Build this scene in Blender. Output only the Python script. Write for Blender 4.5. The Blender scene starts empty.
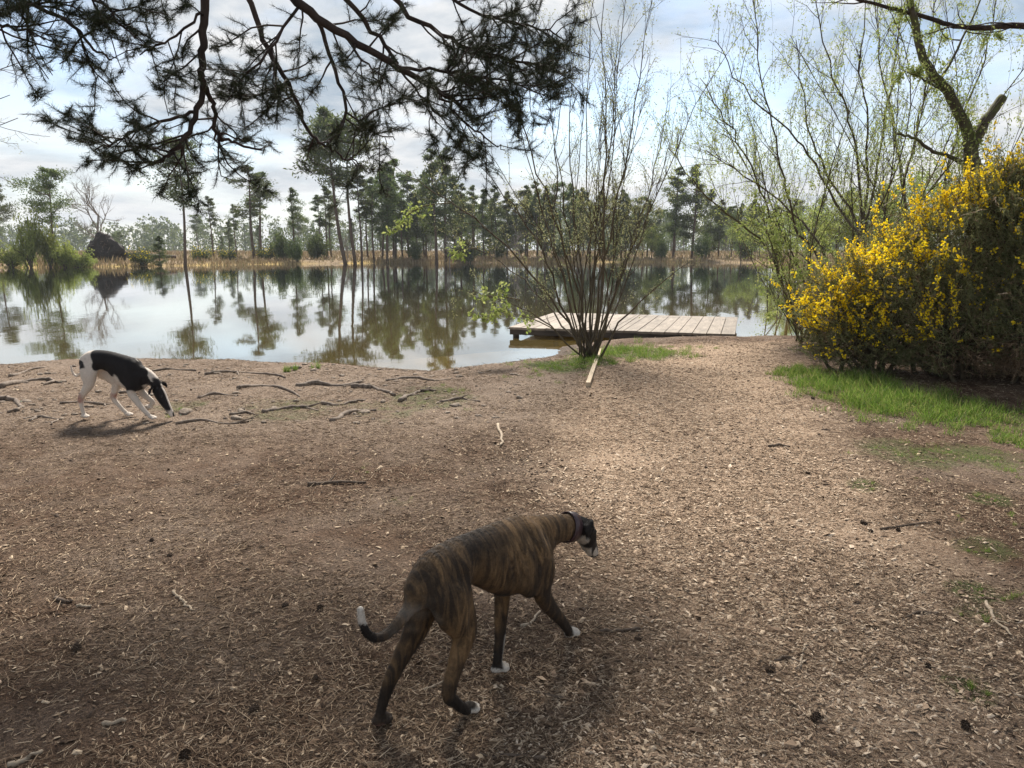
import bpy, math, random
import numpy as np
from mathutils import Vector

# ------------------------------------------------------------------ camera, world, sun, exposure
sc = bpy.context.scene
COL = sc.collection
F = 752.0
PITCH = math.radians(10.1)
CAMZ = 1.55
cam_d = bpy.data.cameras.new('camera'); cam = bpy.data.objects.new('camera', cam_d); COL.objects.link(cam)
cam.location = (0, 0, CAMZ); cam.rotation_euler = (math.radians(90) - PITCH, 0, 0)
cam_d.sensor_width = 36; cam_d.lens = 36 * F / 1024; cam_d.clip_start = .05; cam_d.clip_end = 5000
sc.camera = cam
sc.view_settings.view_transform = 'Standard'; sc.view_settings.look = 'None'
sc.view_settings.exposure = 1.0; sc.view_settings.gamma = 1; sc.view_settings.use_curve_mapping = False
SUN_EL, SUN_AZ = 46.0, 3.0        # azimuth: degrees to the left of straight ahead
SKY_STRENGTH = .085
w = bpy.data.worlds.new('World'); sc.world = w; w.use_nodes = True


def world_nodes():
    nt = w.node_tree; nt.nodes.clear(); N = nt.nodes.new; L = nt.links.new
    out = N('ShaderNodeOutputWorld'); bg = N('ShaderNodeBackground'); bg.inputs['Strength'].default_value = SKY_STRENGTH
    L(bg.outputs[0], out.inputs[0])
    sky = N('ShaderNodeTexSky'); sky.sky_type = 'NISHITA'; sky.sun_disc = False
    sky.sun_elevation = math.radians(SUN_EL); sky.sun_rotation = math.radians(-SUN_AZ)
    sky.air_density = 1.0; sky.dust_density = .4; sky.ozone_density = 1.0
    tc = N('ShaderNodeTexCoord'); sep = N('ShaderNodeSeparateXYZ'); L(tc.outputs['Generated'], sep.inputs[0])
    add = N('ShaderNodeMath'); add.operation = 'ADD'; add.inputs[1].default_value = .16; L(sep.outputs[2], add.inputs[0])
    mx = N('ShaderNodeMath'); mx.operation = 'MAXIMUM'; mx.inputs[1].default_value = .05; L(add.outputs[0], mx.inputs[0])
    dx = N('ShaderNodeMath'); dx.operation = 'DIVIDE'; L(sep.outputs[0], dx.inputs[0]); L(mx.outputs[0], dx.inputs[1])
    dy = N('ShaderNodeMath'); dy.operation = 'DIVIDE'; L(sep.outputs[1], dy.inputs[0]); L(mx.outputs[0], dy.inputs[1])
    cb = N('ShaderNodeCombineXYZ'); L(dx.outputs[0], cb.inputs[0]); L(dy.outputs[0], cb.inputs[1])
    def noise(scale, det, rough, off):
        mp = N('ShaderNodeMapping'); mp.inputs['Location'].default_value = off; L(cb.outputs[0], mp.inputs[0])
        n = N('ShaderNodeTexNoise'); n.inputs['Scale'].default_value = scale; n.inputs['Detail'].default_value = det
        n.inputs['Roughness'].default_value = rough; n.inputs['Distortion'].default_value = .3; L(mp.outputs[0], n.inputs['Vector']); return n
    n1 = noise(.85, 7, .55, (2.3, 1.1, 0)); n2 = noise(1.7, 9, .6, (5.0, .3, 0))
    r1 = N('ShaderNodeValToRGB'); r1.color_ramp.elements[0].position = .33; r1.color_ramp.elements[1].position = .55
    L(n1.outputs[0], r1.inputs[0])
    r2 = N('ShaderNodeValToRGB'); r2.color_ramp.elements[0].position = .38; r2.color_ramp.elements[1].position = .60
    r2.color_ramp.elements[0].color = (2.6, 3.15, 3.75, 1); r2.color_ramp.elements[1].color = (5.7, 5.7, 5.7, 1)
    L(n2.outputs[0], r2.inputs[0])
    mix = N('ShaderNodeMix'); mix.data_type = 'RGBA'
    L(r1.outputs[0], mix.inputs[0]); L(sky.outputs[0], mix.inputs[6]); L(r2.outputs[0], mix.inputs[7])
    # thin bright veil low over the horizon
    mr = N('ShaderNodeMapRange'); mr.inputs[1].default_value = .0; mr.inputs[2].default_value = .19
    mr.inputs[3].default_value = .75; mr.inputs[4].default_value = .0; L(sep.outputs[2], mr.inputs[0])
    mix2 = N('ShaderNodeMix'); mix2.data_type = 'RGBA'; mix2.inputs[7].default_value = (5.3, 5.35, 5.4, 1)
    L(mr.outputs[0], mix2.inputs[0]); L(mix.outputs[2], mix2.inputs[6])
    L(mix2.outputs[2], bg.inputs[0])


world_nodes()
sun_d = bpy.data.lights.new('sun', 'SUN'); sun_d.energy = 5.0; sun_d.angle = math.radians(11); sun_d.color = (1, .935, .84)
sun = bpy.data.objects.new('sun', sun_d); COL.objects.link(sun)
sun.rotation_euler = (-math.radians(90 - SUN_EL), 0, math.radians(SUN_AZ))
sun.location = (0, 30, 30)
HAZE_DENSITY = .00032

# ------------------------------------------------------------------ helpers
CP, SP = math.cos(PITCH), math.sin(PITCH)
rng = np.random.default_rng(7)
random.seed(7)


def ray(px, py):
    a, b = (px - 512) / F, (384 - py) / F
    return np.array([a, CP + b * SP, -SP + b * CP])           # scaled so that depth along the view axis is 1


def at_depth(px, py, d):
    return np.array([0, 0, CAMZ]) + ray(px, py) * d


def project(P):
    P = np.atleast_2d(P); q = P - np.array([0, 0, CAMZ])
    dep = q[:, 1] * CP - q[:, 2] * SP; up = q[:, 1] * SP + q[:, 2] * CP
    dep = np.where(np.abs(dep) < 1e-4, 1e-4, dep)
    return 512 + F * q[:, 0] / dep, 384 - F * up / dep, dep


def at_z(px, py, z=0.):
    r = ray(px, py); return np.array([0, 0, CAMZ]) + r * ((z - CAMZ) / r[2])


def unit(v):
    v = np.asarray(v, float); n = np.linalg.norm(v, axis=-1, keepdims=True); return v / np.maximum(n, 1e-9)


class MB:
    """collects tubes, needles and leaves, links them as one mesh object"""
    def __init__(s): s.v = []; s.t = []; s.q = []; s.n = 0; s.attr = []
    def add(s, v, t=None, q=None):
        v = np.asarray(v, np.float32).reshape(-1, 3)
        if t is not None and len(t): s.t.append(np.asarray(t, np.int32).reshape(-1, 3) + s.n)
        if q is not None and len(q): s.q.append(np.asarray(q, np.int32).reshape(-1, 4) + s.n)
        s.v.append(v); s.n += len(v)
    def tube(s, pts, rad, n=6, cap=True):
        pts = np.asarray(pts, float); k = len(pts); rad = np.broadcast_to(np.asarray(rad, float), (k,))
        T = unit(np.gradient(pts, axis=0)); ref = np.array([0, 0, 1.]) if abs(T[0][2]) < .9 else np.array([1., 0, 0])
        u = unit(np.cross(T[0], ref)); ang = np.arange(n) * 2 * math.pi / n; V = []
        for i in range(k):
            u = unit(u - T[i] * np.dot(u, T[i])); vv = np.cross(T[i], u)
            V.append(pts[i] + rad[i] * (np.cos(ang)[:, None] * u + np.sin(ang)[:, None] * vv))
        V = np.concatenate(V); i = np.arange(k - 1)[:, None] * n; j = np.arange(n)[None]; j2 = (j + 1) % n
        Q = np.stack([i + j, i + j2, i + n + j2, i + n + j], -1).reshape(-1, 4)
        t = []
        if cap:
            V = np.concatenate([V, [pts[0] - T[0] * rad[0] * .3, pts[-1] + T[-1] * rad[-1] * .5]]); a = k * n
            jj = np.arange(n); j2 = (jj + 1) % n
            t = np.concatenate([np.stack([j2, jj, np.full(n, a)], -1), np.stack([(k - 1) * n + jj, (k - 1) * n + j2, np.full(n, a + 1)], -1)])
        s.add(V, t, Q)
    def twigs(s, A, B, ra, rb):
        A = np.asarray(A, float); B = np.asarray(B, float); m = len(A)
        if not m: return
        T = unit(B - A); ref = np.where(np.abs(T[:, 2:3]) < .9, np.array([[0, 0, 1.]]), np.array([[1., 0, 0]]))
        u = unit(np.cross(T, ref)); v = np.cross(T, u); V = np.empty((m, 6, 3))
        ra = np.broadcast_to(ra, (m,))[:, None]; rb = np.broadcast_to(rb, (m,))[:, None]
        for k in range(3):
            a = k * 2.0944; o = math.cos(a) * u + math.sin(a) * v
            V[:, k] = A + o * ra; V[:, 3 + k] = B + o * rb
        b = np.arange(m)[:, None] * 6
        Q = np.concatenate([b + np.array([[0, 1, 4, 3]]), b + np.array([[1, 2, 5, 4]]), b + np.array([[2, 0, 3, 5]])])
        s.add(V, None, Q)
    def needles(s, P, D, L, W, r):
        """thin triangles from P along D"""
        m = len(P); side = unit(np.cross(D, r.normal(size=(m, 3)))); L = np.broadcast_to(L, (m,))[:, None]; W = np.broadcast_to(W, (m,))[:, None]
        V = np.stack([P - side * W / 2, P + side * W / 2, P + D * L], 1)
        s.add(V, np.arange(3 * m).reshape(-1, 3))
    def leaves(s, P, D, L, W, r):
        """folded leaf: two triangles meeting at the midrib"""
        m = len(P); side = unit(np.cross(D, r.normal(size=(m, 3)))); nrm = np.cross(side, D)
        L = np.broadcast_to(L, (m,))[:, None]; W = np.broadcast_to(W, (m,))[:, None]
        mid = P + D * L * .5
        V = np.stack([P, mid - side * W / 2 + nrm * W * .2, P + D * L, mid + side * W / 2 + nrm * W * .2], 1)
        b = np.arange(m)[:, None] * 4
        s.add(V, np.concatenate([b + np.array([[0, 1, 2]]), b + np.array([[0, 2, 3]])]))
    def box(s, c, sx, sy, sz, X=(1, 0, 0), Y=(0, 1, 0), j=0):
        X = unit(X); Y = unit(Y); Z = np.cross(X, Y)
        V = [np.asarray(c) + X * a * sx / 2 + Y * b * sy / 2 + Z * d * sz / 2 for d in (-1, 1) for a, b in ((-1, -1), (1, -1), (1, 1), (-1, 1))]
        s.add(V, None, [[0, 3, 2, 1], [4, 5, 6, 7], [0, 1, 5, 4], [1, 2, 6, 5], [2, 3, 7, 6], [3, 0, 4, 7]])
    def mesh(s, name, smooth=False):
        V = np.concatenate(s.v); T = np.concatenate(s.t) if s.t else np.zeros((0, 3), np.int32); Q = np.concatenate(s.q) if s.q else np.zeros((0, 4), np.int32)
        me = bpy.data.meshes.new(name); me.vertices.add(len(V)); me.vertices.foreach_set('co', V.astype(np.float32).ravel())
        lp = np.concatenate([T.ravel(), Q.ravel()]).astype(np.int32); me.loops.add(len(lp)); me.loops.foreach_set('vertex_index', lp)
        st = np.concatenate([np.arange(len(T)) * 3, len(T) * 3 + np.arange(len(Q)) * 4]).astype(np.int32)
        me.polygons.add(len(st)); me.polygons.foreach_set('loop_start', st)
        me.polygons.foreach_set('use_smooth', np.full(len(st), smooth))
        me.update(calc_edges=True); return me
    def build(s, name, mat, parent=None, smooth=False, loc=None):
        o = bpy.data.objects.new(name, s.mesh(name, smooth)); COL.objects.link(o); o.data.materials.append(mat)
        if parent is not None: o.parent = parent
        if loc is not None: o.location = loc
        return o


def tag(o, label=None, cat=None, group=None, kind=None):
    if label: o['label'] = label
    if cat: o['category'] = cat
    if group: o['group'] = group
    if kind: o['kind'] = kind
    return o


def empty(name, loc, label, cat, group=None, rz=0):
    o = bpy.data.objects.new(name, None); COL.objects.link(o); o.location = tuple(float(c) for c in loc); o.rotation_euler = (0, 0, rz)
    o.empty_display_size = .1
    return tag(o, label, cat, group)


def copy_tree(o, parent=None):
    c = o.copy(); COL.objects.link(c); c.parent = parent
    for ch in list(o.children): copy_tree(ch, c)
    return c


def catmull(P, n=6):
    P = np.asarray(P, float); Q = np.vstack([2 * P[0] - P[1], P, 2 * P[-1] - P[-2]]); out = []
    for i in range(1, len(Q) - 2):
        for t in np.arange(n) / n:
            a, b, c, d = Q[i - 1], Q[i], Q[i + 1], Q[i + 2]
            out.append(.5 * (2 * b + (c - a) * t + (2 * a - 5 * b + 4 * c - d) * t * t + (-a + 3 * b - 3 * c + d) * t ** 3))
    out.append(P[-1]); return np.array(out)


def wander(p, d, L, k, wob, r, up=0.):
    pts = [np.asarray(p, float)]; d = unit(d)
    for i in range(k):
        d = unit(d + r.normal(size=3) * wob + np.array([0, 0, up])); pts.append(pts[-1] + d * L / k)
    return np.array(pts)


# ------------------------------------------------------------------ materials
def mat(name):
    m = bpy.data.materials.new(name); m.use_nodes = True; nt = m.node_tree; nt.nodes.clear()
    out = nt.nodes.new('ShaderNodeOutputMaterial'); return m, nt, nt.nodes.new, nt.links.new, out


def ramp(N, L, src, stops):
    r = N('ShaderNodeValToRGB'); e = r.color_ramp.elements
    while len(e) < len(stops): e.new(.5)
    for k, (p, c) in enumerate(stops): e[k].position = p; e[k].color = (*c, 1) if len(c) == 3 else c
    L(src, r.inputs[0]); return r.outputs[0]


def noise_node(N, L, vec, scale, det=4, rough=.6, dist=0.):
    n = N('ShaderNodeTexNoise'); n.inputs['Scale'].default_value = scale; n.inputs['Detail'].default_value = det
    n.inputs['Roughness'].default_value = rough; n.inputs['Distortion'].default_value = dist
    if vec is not None: L(vec, n.inputs['Vector'])
    return n.outputs[0]


def mixc(N, L, fac, a, b, mode='MIX'):
    m = N('ShaderNodeMix'); m.data_type = 'RGBA'; m.blend_type = mode
    for sock, val in ((0, fac), (6, a), (7, b)):
        if isinstance(val, (int, float)): m.inputs[sock].default_value = val
        elif isinstance(val, tuple): m.inputs[sock].default_value = (*val, 1) if len(val) == 3 else val
        else: L(val, m.inputs[sock])
    return m.outputs[2]


def mathn(N, L, op, a, b=None, clamp=False):
    m = N('ShaderNodeMath'); m.operation = op; m.use_clamp = clamp
    for k, val in enumerate((a, b)):
        if val is None: continue
        if isinstance(val, (int, float)): m.inputs[k].default_value = val
        else: L(val, m.inputs[k])
    return m.outputs[0]


def leaf_mat(name, cols, trans=.35, rough=.6, objvar=0.):
    """leaf or needle colours vary from leaf to leaf"""
    m, nt, N, L, out = mat(name); g = N('ShaderNodeNewGeometry')
    c = ramp(N, L, g.outputs['Random Per Island'], [(i / max(1, len(cols) - 1), k) for i, k in enumerate(cols)])
    if objvar:
        oi = N('ShaderNodeObjectInfo'); h = N('ShaderNodeHueSaturation'); L(c, h.inputs['Color'])
        mr = N('ShaderNodeMapRange'); mr.inputs[3].default_value = 1 - objvar; mr.inputs[4].default_value = 1 + objvar; L(oi.outputs['Random'], mr.inputs[0])
        L(mr.outputs[0], h.inputs['Value'])
        mr2 = N('ShaderNodeMapRange'); mr2.inputs[3].default_value = .5 - objvar * .06; mr2.inputs[4].default_value = .5 + objvar * .06; L(oi.outputs['Random'], mr2.inputs[0])
        L(mr2.outputs[0], h.inputs['Hue']); c = h.outputs[0]
    b = N('ShaderNodeBsdfPrincipled'); L(c, b.inputs['Base Color']); b.inputs['Roughness'].default_value = rough
    b.inputs['Specular IOR Level'].default_value = .3
    if trans:
        t = N('ShaderNodeBsdfTranslucent'); L(c, t.inputs[0]); mx = N('ShaderNodeMixShader'); mx.inputs[0].default_value = trans
        L(b.outputs[0], mx.inputs[1]); L(t.outputs[0], mx.inputs[2]); L(mx.outputs[0], out.inputs[0])
    else: L(b.outputs[0], out.inputs[0])
    return m


def bark_mat(name, a, b, scale=14, moss=None, bump=.5, stretch=.25):
    m, nt, N, L, out = mat(name); tc = N('ShaderNodeTexCoord'); mp = N('ShaderNodeMapping'); mp.inputs['Scale'].default_value = (1, 1, stretch)
    L(tc.outputs['Object'], mp.inputs[0]); n = noise_node(N, L, mp.outputs[0], scale, 8, .65, .4)
    c = ramp(N, L, n, [(.3, a), (.68, b)])
    if moss:
        n2 = noise_node(N, L, tc.outputs['Object'], 3.2, 5, .65); g = ramp(N, L, n2, [(.42, (0, 0, 0)), (.58, (1, 1, 1))]); c = mixc(N, L, g, c, moss)
    bs = N('ShaderNodeBsdfPrincipled'); L(c, bs.inputs['Base Color']); bs.inputs['Roughness'].default_value = .85; bs.inputs['Specular IOR Level'].default_value = .25
    bp = N('ShaderNodeBump'); bp.inputs['Strength'].default_value = bump; bp.inputs['Distance'].default_value = .02; L(n, bp.inputs['Height']); L(bp.outputs[0], bs.inputs['Normal'])
    L(bs.outputs[0], out.inputs[0]); return m


def ground_mat():
    m, nt, N, L, out = mat('woodland_soil'); geo = N('ShaderNodeNewGeometry'); P = geo.outputs['Position']
    def att(nm):
        a = N('ShaderNodeAttribute'); a.attribute_name = nm; return a.outputs['Fac']
    n_big = noise_node(N, L, P, .9, 5, .6, .4); n_mid = noise_node(N, L, P, 5, 6, .65, .5); n_fine = noise_node(N, L, P, 46, 5, .7)
    n_grain = noise_node(N, L, P, 190, 3, .7)
    soil = ramp(N, L, n_mid, [(.28, (.058, .034, .021)), (.5, (.118, .074, .048)), (.72, (.195, .135, .094))])
    dust = ramp(N, L, n_fine, [(.3, (.135, .10, .075)), (.7, (.29, .23, .18))])
    f_d = ramp(N, L, n_big, [(.42, (0, 0, 0)), (.66, (.85, .85, .85))]); soil = mixc(N, L, f_d, soil, dust)
    soil = mixc(N, L, mathn(N, L, 'MULTIPLY', att('dry'), ramp(N, L, n_mid, [(.3, (.35, .35, .35)), (.65, (.95, .95, .95))])), soil, ramp(N, L, n_fine, [(.3, (.185, .137, .10)), (.7, (.35, .28, .22))]))
    soil = mixc(N, L, 1., soil, ramp(N, L, noise_node(N, L, P, 75, 4, .75), [(.32, (.42, .38, .36)), (.5, (1, .98, .96)), (.68, (1.75, 1.68, 1.6))]), 'MULTIPLY')
    chip = ramp(N, L, n_fine, [(.32, (.165, .105, .066)), (.5, (.40, .285, .195)), (.68, (.60, .46, .34))])
    # ragged path edge
    pa = mathn(N, L, 'ADD', att('path'), mathn(N, L, 'MULTIPLY', mathn(N, L, 'SUBTRACT', n_mid, .5), .9))
    pf = ramp(N, L, pa, [(.25, (0, 0, 0)), (.85, (1, 1, 1))]); c = mixc(N, L, pf, soil, chip)
    gr = ramp(N, L, n_fine, [(.3, (.03, .055, .012)), (.7, (.09, .13, .03))])
    ga = mathn(N, L, 'ADD', att('green'), mathn(N, L, 'MULTIPLY', mathn(N, L, 'SUBTRACT', n_mid, .5), 1.2))
    c = mixc(N, L, ramp(N, L, ga, [(.4, (0, 0, 0)), (.8, (.8, .8, .8))]), c, gr)
    heath = ramp(N, L, n_mid, [(.3, (.10, .07, .045)), (.55, (.24, .17, .10)), (.75, (.20, .19, .08))]); c = mixc(N, L, att('heath'), c, heath)
    bank = ramp(N, L, n_fine, [(.3, (.05, .038, .03)), (.7, (.15, .12, .10))]); c = mixc(N, L, att('bank'), c, bank)
    grain = ramp(N, L, n_grain, [(.25, (.45, .45, .45)), (.75, (1.5, 1.5, 1.5))]); c = mixc(N, L, 1., c, grain, 'MULTIPLY')
    # lake floor: ochre sand, painted darker with depth for light lost in the water
    bed = ramp(N, L, att('depth'), [(.0, (.50, .36, .11)), (.4, (.40, .27, .06)), (1., (.035, .03, .014))]); c = mixc(N, L, att('wet'), c, bed)
    bs = N('ShaderNodeBsdfPrincipled'); L(c, bs.inputs['Base Color']); bs.inputs['Roughness'].default_value = .95; bs.inputs['Specular IOR Level'].default_value = .12
    h = mathn(N, L, 'ADD', mathn(N, L, 'MULTIPLY', n_fine, .7), mathn(N, L, 'MULTIPLY', n_grain, .3)); h = mathn(N, L, 'ADD', h, mathn(N, L, 'MULTIPLY', n_mid, 1.2))
    bp = N('ShaderNodeBump'); bp.inputs['Strength'].default_value = 1.0; bp.inputs['Distance'].default_value = .045; L(h, bp.inputs['Height']); L(bp.outputs[0], bs.inputs['Normal'])
    L(bs.outputs[0], out.inputs[0]); return m


def water_mat():
    m, nt, N, L, out = mat('lake_water'); geo = N('ShaderNodeNewGeometry'); P = geo.outputs['Position']
    mp = N('ShaderNodeMapping'); mp.inputs['Scale'].default_value = (1, .45, 1); L(P, mp.inputs[0])
    n1 = noise_node(N, L, mp.outputs[0], 1.6, 3, .5, .3); n2 = noise_node(N, L, mp.outputs[0], .22, 3, .55, .6)
    h = mathn(N, L, 'MULTIPLY', n1, ramp(N, L, n2, [(.4, (.15, .15, .15)), (.65, (1, 1, 1))]))
    bp = N('ShaderNodeBump'); bp.inputs['Strength'].default_value = .075; bp.inputs['Distance'].default_value = .05; L(h, bp.inputs['Height'])
    gl = N('ShaderNodeBsdfGlossy'); gl.inputs['Roughness'].default_value = .03; gl.inputs[0].default_value = (.96, .97, .98, 1); L(bp.outputs[0], gl.inputs['Normal'])
    tr = N('ShaderNodeBsdfTransparent'); tr.inputs[0].default_value = (.85, .78, .5, 1)
    fr = N('ShaderNodeFresnel'); fr.inputs[0].default_value = 1.45; L(bp.outputs[0], fr.inputs['Normal'])
    df = N('ShaderNodeBsdfDiffuse'); df.inputs[0].default_value = (.23, .165, .048, 1); mb = N('ShaderNodeMixShader'); mb.inputs[0].default_value = .33; L(tr.outputs[0], mb.inputs[1]); L(df.outputs[0], mb.inputs[2])
    fm = mathn(N, L, 'MULTIPLY', fr.outputs[0], 1.3, True)
    mx = N('ShaderNodeMixShader'); L(fm, mx.inputs[0]); L(mb.outputs[0], mx.inputs[1]); L(gl.outputs[0], mx.inputs[2]); L(mx.outputs[0], out.inputs[0]); return m


def wood_mat(name, a, b, axis_scale=(1, 1, 1), scale=9):
    m, nt, N, L, out = mat(name); tc = N('ShaderNodeTexCoord'); mp = N('ShaderNodeMapping'); mp.inputs['Scale'].default_value = axis_scale
    L(tc.outputs['Object'], mp.inputs[0]); n = noise_node(N, L, mp.outputs[0], scale, 7, .6, .6); g = N('ShaderNodeNewGeometry')
    c = ramp(N, L, n, [(.28, a), (.7, b)]); v = ramp(N, L, g.outputs['Random Per Island'], [(0, (.74, .72, .7)), (1, (1.14, 1.1, 1.08))]); c = mixc(N, L, 1., c, v, 'MULTIPLY')
    n2 = noise_node(N, L, tc.outputs['Object'], 1.7, 5, .6); c = mixc(N, L, ramp(N, L, n2, [(.45, (0, 0, 0)), (.75, (.5, .5, .5))]), c, tuple(x * .55 for x in a))
    bs = N('ShaderNodeBsdfPrincipled'); L(c, bs.inputs['Base Color']); bs.inputs['Roughness'].default_value = .8; bs.inputs['Specular IOR Level'].default_value = .3
    bp = N('ShaderNodeBump'); bp.inputs['Strength'].default_value = .3; bp.inputs['Distance'].default_value = .01; L(n, bp.inputs['Height']); L(bp.outputs[0], bs.inputs['Normal'])
    L(bs.outputs[0], out.inputs[0]); return m


M_ground = ground_mat(); M_water = water_mat()
M_needle = leaf_mat('pine_needles', [(.012, .018, .007), (.025, .037, .012), (.04, .05, .018), (.05, .04, .02)], .12)
M_farneedle = leaf_mat('far_pine_needles', [(.035, .056, .015), (.08, .11, .032), (.145, .165, .055)], .5, objvar=.3)
M_farleaf = leaf_mat('far_spring_leaves', [(.11, .15, .03), (.20, .24, .05), (.28, .31, .08)], .55, objvar=.25)
M_willowleaf = leaf_mat('spring_leaves', [(.16, .22, .045), (.27, .32, .09), (.38, .40, .15)], .5)
M_bud = leaf_mat('catkins_and_buds', [(.16, .17, .07), (.26, .27, .12), (.36, .36, .18)], .4)
M_gorse = leaf_mat('gorse_spines', [(.09, .11, .045), (.17, .19, .08), (.27, .27, .125), (.24, .19, .105)], .45)
M_deadgorse = leaf_mat('dead_gorse_spines', [(.13, .085, .05), (.23, .16, .095), (.34, .25, .16)], .35)
M_petal = leaf_mat('gorse_petals', [(.84, .58, .006), (.92, .71, .012), (.95, .80, .04)], .45)
M_grass = leaf_mat('grass_blades', [(.06, .12, .015), (.11, .20, .025), (.18, .27, .05), (.28, .25, .10)], .5)
M_reed = leaf_mat('dry_reeds', [(.13, .085, .045), (.22, .155, .08), (.34, .26, .15), (.12, .12, .045)], .25)
M_litter = leaf_mat('needle_litter', [(.035, .021, .013), (.09, .056, .034), (.17, .11, .068), (.29, .205, .13), (.50, .385, .265)], 0, .9)
M_chip = leaf_mat('wood_chips', [(.08, .05, .032), (.21, .14, .09), (.36, .255, .17), (.45, .345, .24), (.58, .46, .34)], 0, .9)
M_pinebark = bark_mat('pine_bark', (.016, .011, .009), (.06, .04, .03))
M_farbark = bark_mat('far_pine_bark', (.05, .036, .028), (.13, .09, .065), 6)
M_willowbark = bark_mat('willow_bark', (.045, .036, .024), (.12, .095, .06), 20)
M_greenbark = bark_mat('green_stem_bark', (.05, .045, .022), (.13, .11, .055), 20)
M_mossbark = bark_mat('mossy_bark', (.03, .024, .018), (.10, .08, .055), 12, moss=(.085, .088, .028))
M_grey = bark_mat('birch_bark', (.12, .10, .085), (.28, .25, .22), 8)
M_root = bark_mat('root_bark', (.07, .052, .04), (.24, .19, .15), 18)
M_clod = bark_mat('dry_earth', (.10, .075, .056), (.25, .20, .155), 30, stretch=1)
M_stick = bark_mat('stick_bark', (.05, .036, .026), (.15, .11, .08), 25)
M_palestick = bark_mat('bare_stick_wood', (.22, .17, .12), (.42, .34, .25), 30)
M_cone = bark_mat('cone_scales', (.022, .014, .01), (.10, .068, .045), 40)
M_deck = wood_mat('weathered_deck', (.165, .138, .11), (.32, .275, .225), (1.0, .12, 1.), 14)
M_beam = wood_mat('dark_wet_timber', (.03, .024, .02), (.085, .068, .055), (.3, 1, 1))
M_board = wood_mat('pale_board', (.34, .27, .18), (.52, .43, .31), (1, .2, 1))
M_rootplate = bark_mat('peaty_root_plate', (.014, .011, .009), (.05, .04, .033), 5, bump=1., stretch=1)

# ------------------------------------------------------------------ terrain
near = [(-330, 374), (-120, 369), (0, 364), (60, 362), (130, 360), (210, 360), (300, 363), (380, 367), (440, 371), (485, 367), (505, 362), (535, 359), (555, 355),
        (560, 347), (590, 342), (640, 341), (700, 339), (740, 337.5), (775, 338), (800, 336), (815, 331)]
WATER = -.17
LAKE = [tuple(at_z(px, py, WATER)[:2]) for px, py in near]
LAKE += [(7.6, 19), (10.2, 27), (15, 40), (22, 60), (29, 83), (38, 101), (20, 108), (0, 105), (-16, 101), (-28, 94), (-38, 82), (-47, 75.5), (-60, 71), (-95, 62), (-85, 30), (-40, 15)]
LAKE = np.array(LAKE)


def sd_poly(x, y, poly):
    """distance to the outline, negative inside"""
    x = np.asarray(x, float); y = np.asarray(y, float); d = np.full(x.shape, 1e9); ins = np.zeros(x.shape, bool); n = len(poly)
    for i in range(n):
        ax, ay = poly[i]; bx, by = poly[(i + 1) % n]; ex, ey = bx - ax, by - ay
        t = np.clip(((x - ax) * ex + (y - ay) * ey) / (ex * ex + ey * ey + 1e-12), 0, 1); d = np.minimum(d, np.hypot(x - ax - t * ex, y - ay - t * ey))
        c = ((ay > y) != (by > y)); xi = ax + (y - ay) * ex / (ey if abs(ey) > 1e-9 else 1e-9); ins ^= c & (x < xi)
    return np.where(ins, -d, d)


def sstep(a, b, v):
    t = np.clip((v - a) / (b - a), 0, 1); return t * t * (3 - 2 * t)


_wr = np.random.default_rng(3)
_W = [(s * math.cos(a), s * math.sin(a), p, 1 / s) for s, a, p in zip(np.geomspace(1.2, 22, 34), _wr.uniform(0, 6.28, 34), _wr.uniform(0, 6.28, 34))]


def rough(x, y):
    z = np.zeros(np.shape(x))
    for kx, ky, p, a in _W: z = z + a * np.sin(kx * x + ky * y + p + 1.3 * np.sin(.7 * ky * x - .6 * kx * y + p * 2))
    return z * .3


PATH = np.array([at_z(px, py)[:2] for px, py in ((640, 345), (790, 341), (800, 360), (790, 385), (830, 420), (880, 480), (960, 560), (1010, 700), (1020, 900), (560, 900), (640, 640), (560, 500), (545, 440), (570, 395), (605, 365))])
GORSE_C = np.array([[4.4, 9.2], [5.6, 8.7], [6.9, 8.3]])


def height(x, y, sd=None):
    x = np.asarray(x, float); y = np.asarray(y, float)
    if sd is None: sd = sd_poly(x, y, LAKE)
    far = sstep(35, 70, y + .3 * np.abs(x))
    z = np.where(sd > 0, WATER + (.165 + .3 * far) * sstep(-.05, 1.1 + 2.5 * far, sd), WATER - np.minimum(.02 - sd * (.16 + .05 * far), 1.6))
    damp = sstep(0, .6, sd)
    z = z + rough(x, y) * damp * (.035 + .02 * sstep(5, 9, y) * sstep(1.5, -2, x))
    z = z + far * damp * .6 * sstep(4, 60, sd) + .6 * sstep(150, 800, np.hypot(x, y))
    z = z + .16 * np.exp(-((x - 6.5) ** 2 + (y - 8.6) ** 2) / 6.)
    return z


def gp(px, py, dz=0.):
    """the ground point seen at a pixel"""
    z = 0.
    for _ in range(4):
        p = at_z(px, py, z); z = float(height(p[0], p[1]))
    return np.array([p[0], p[1], z + dz])


def gz(x, y): return float(height(np.array([x]), np.array([y]))[0])


def axis(core0, core1, step, lo, hi, g=1.13):
    c = list(np.arange(core0, core1 + step / 2, step)); s = step; v = c[-1]
    while v < hi: s = s * g; v += s; c.append(v)
    s = step; v = c[0]
    while v > lo: s = s * g; v -= s; c.insert(0, v)
    return np.array(c)


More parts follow.
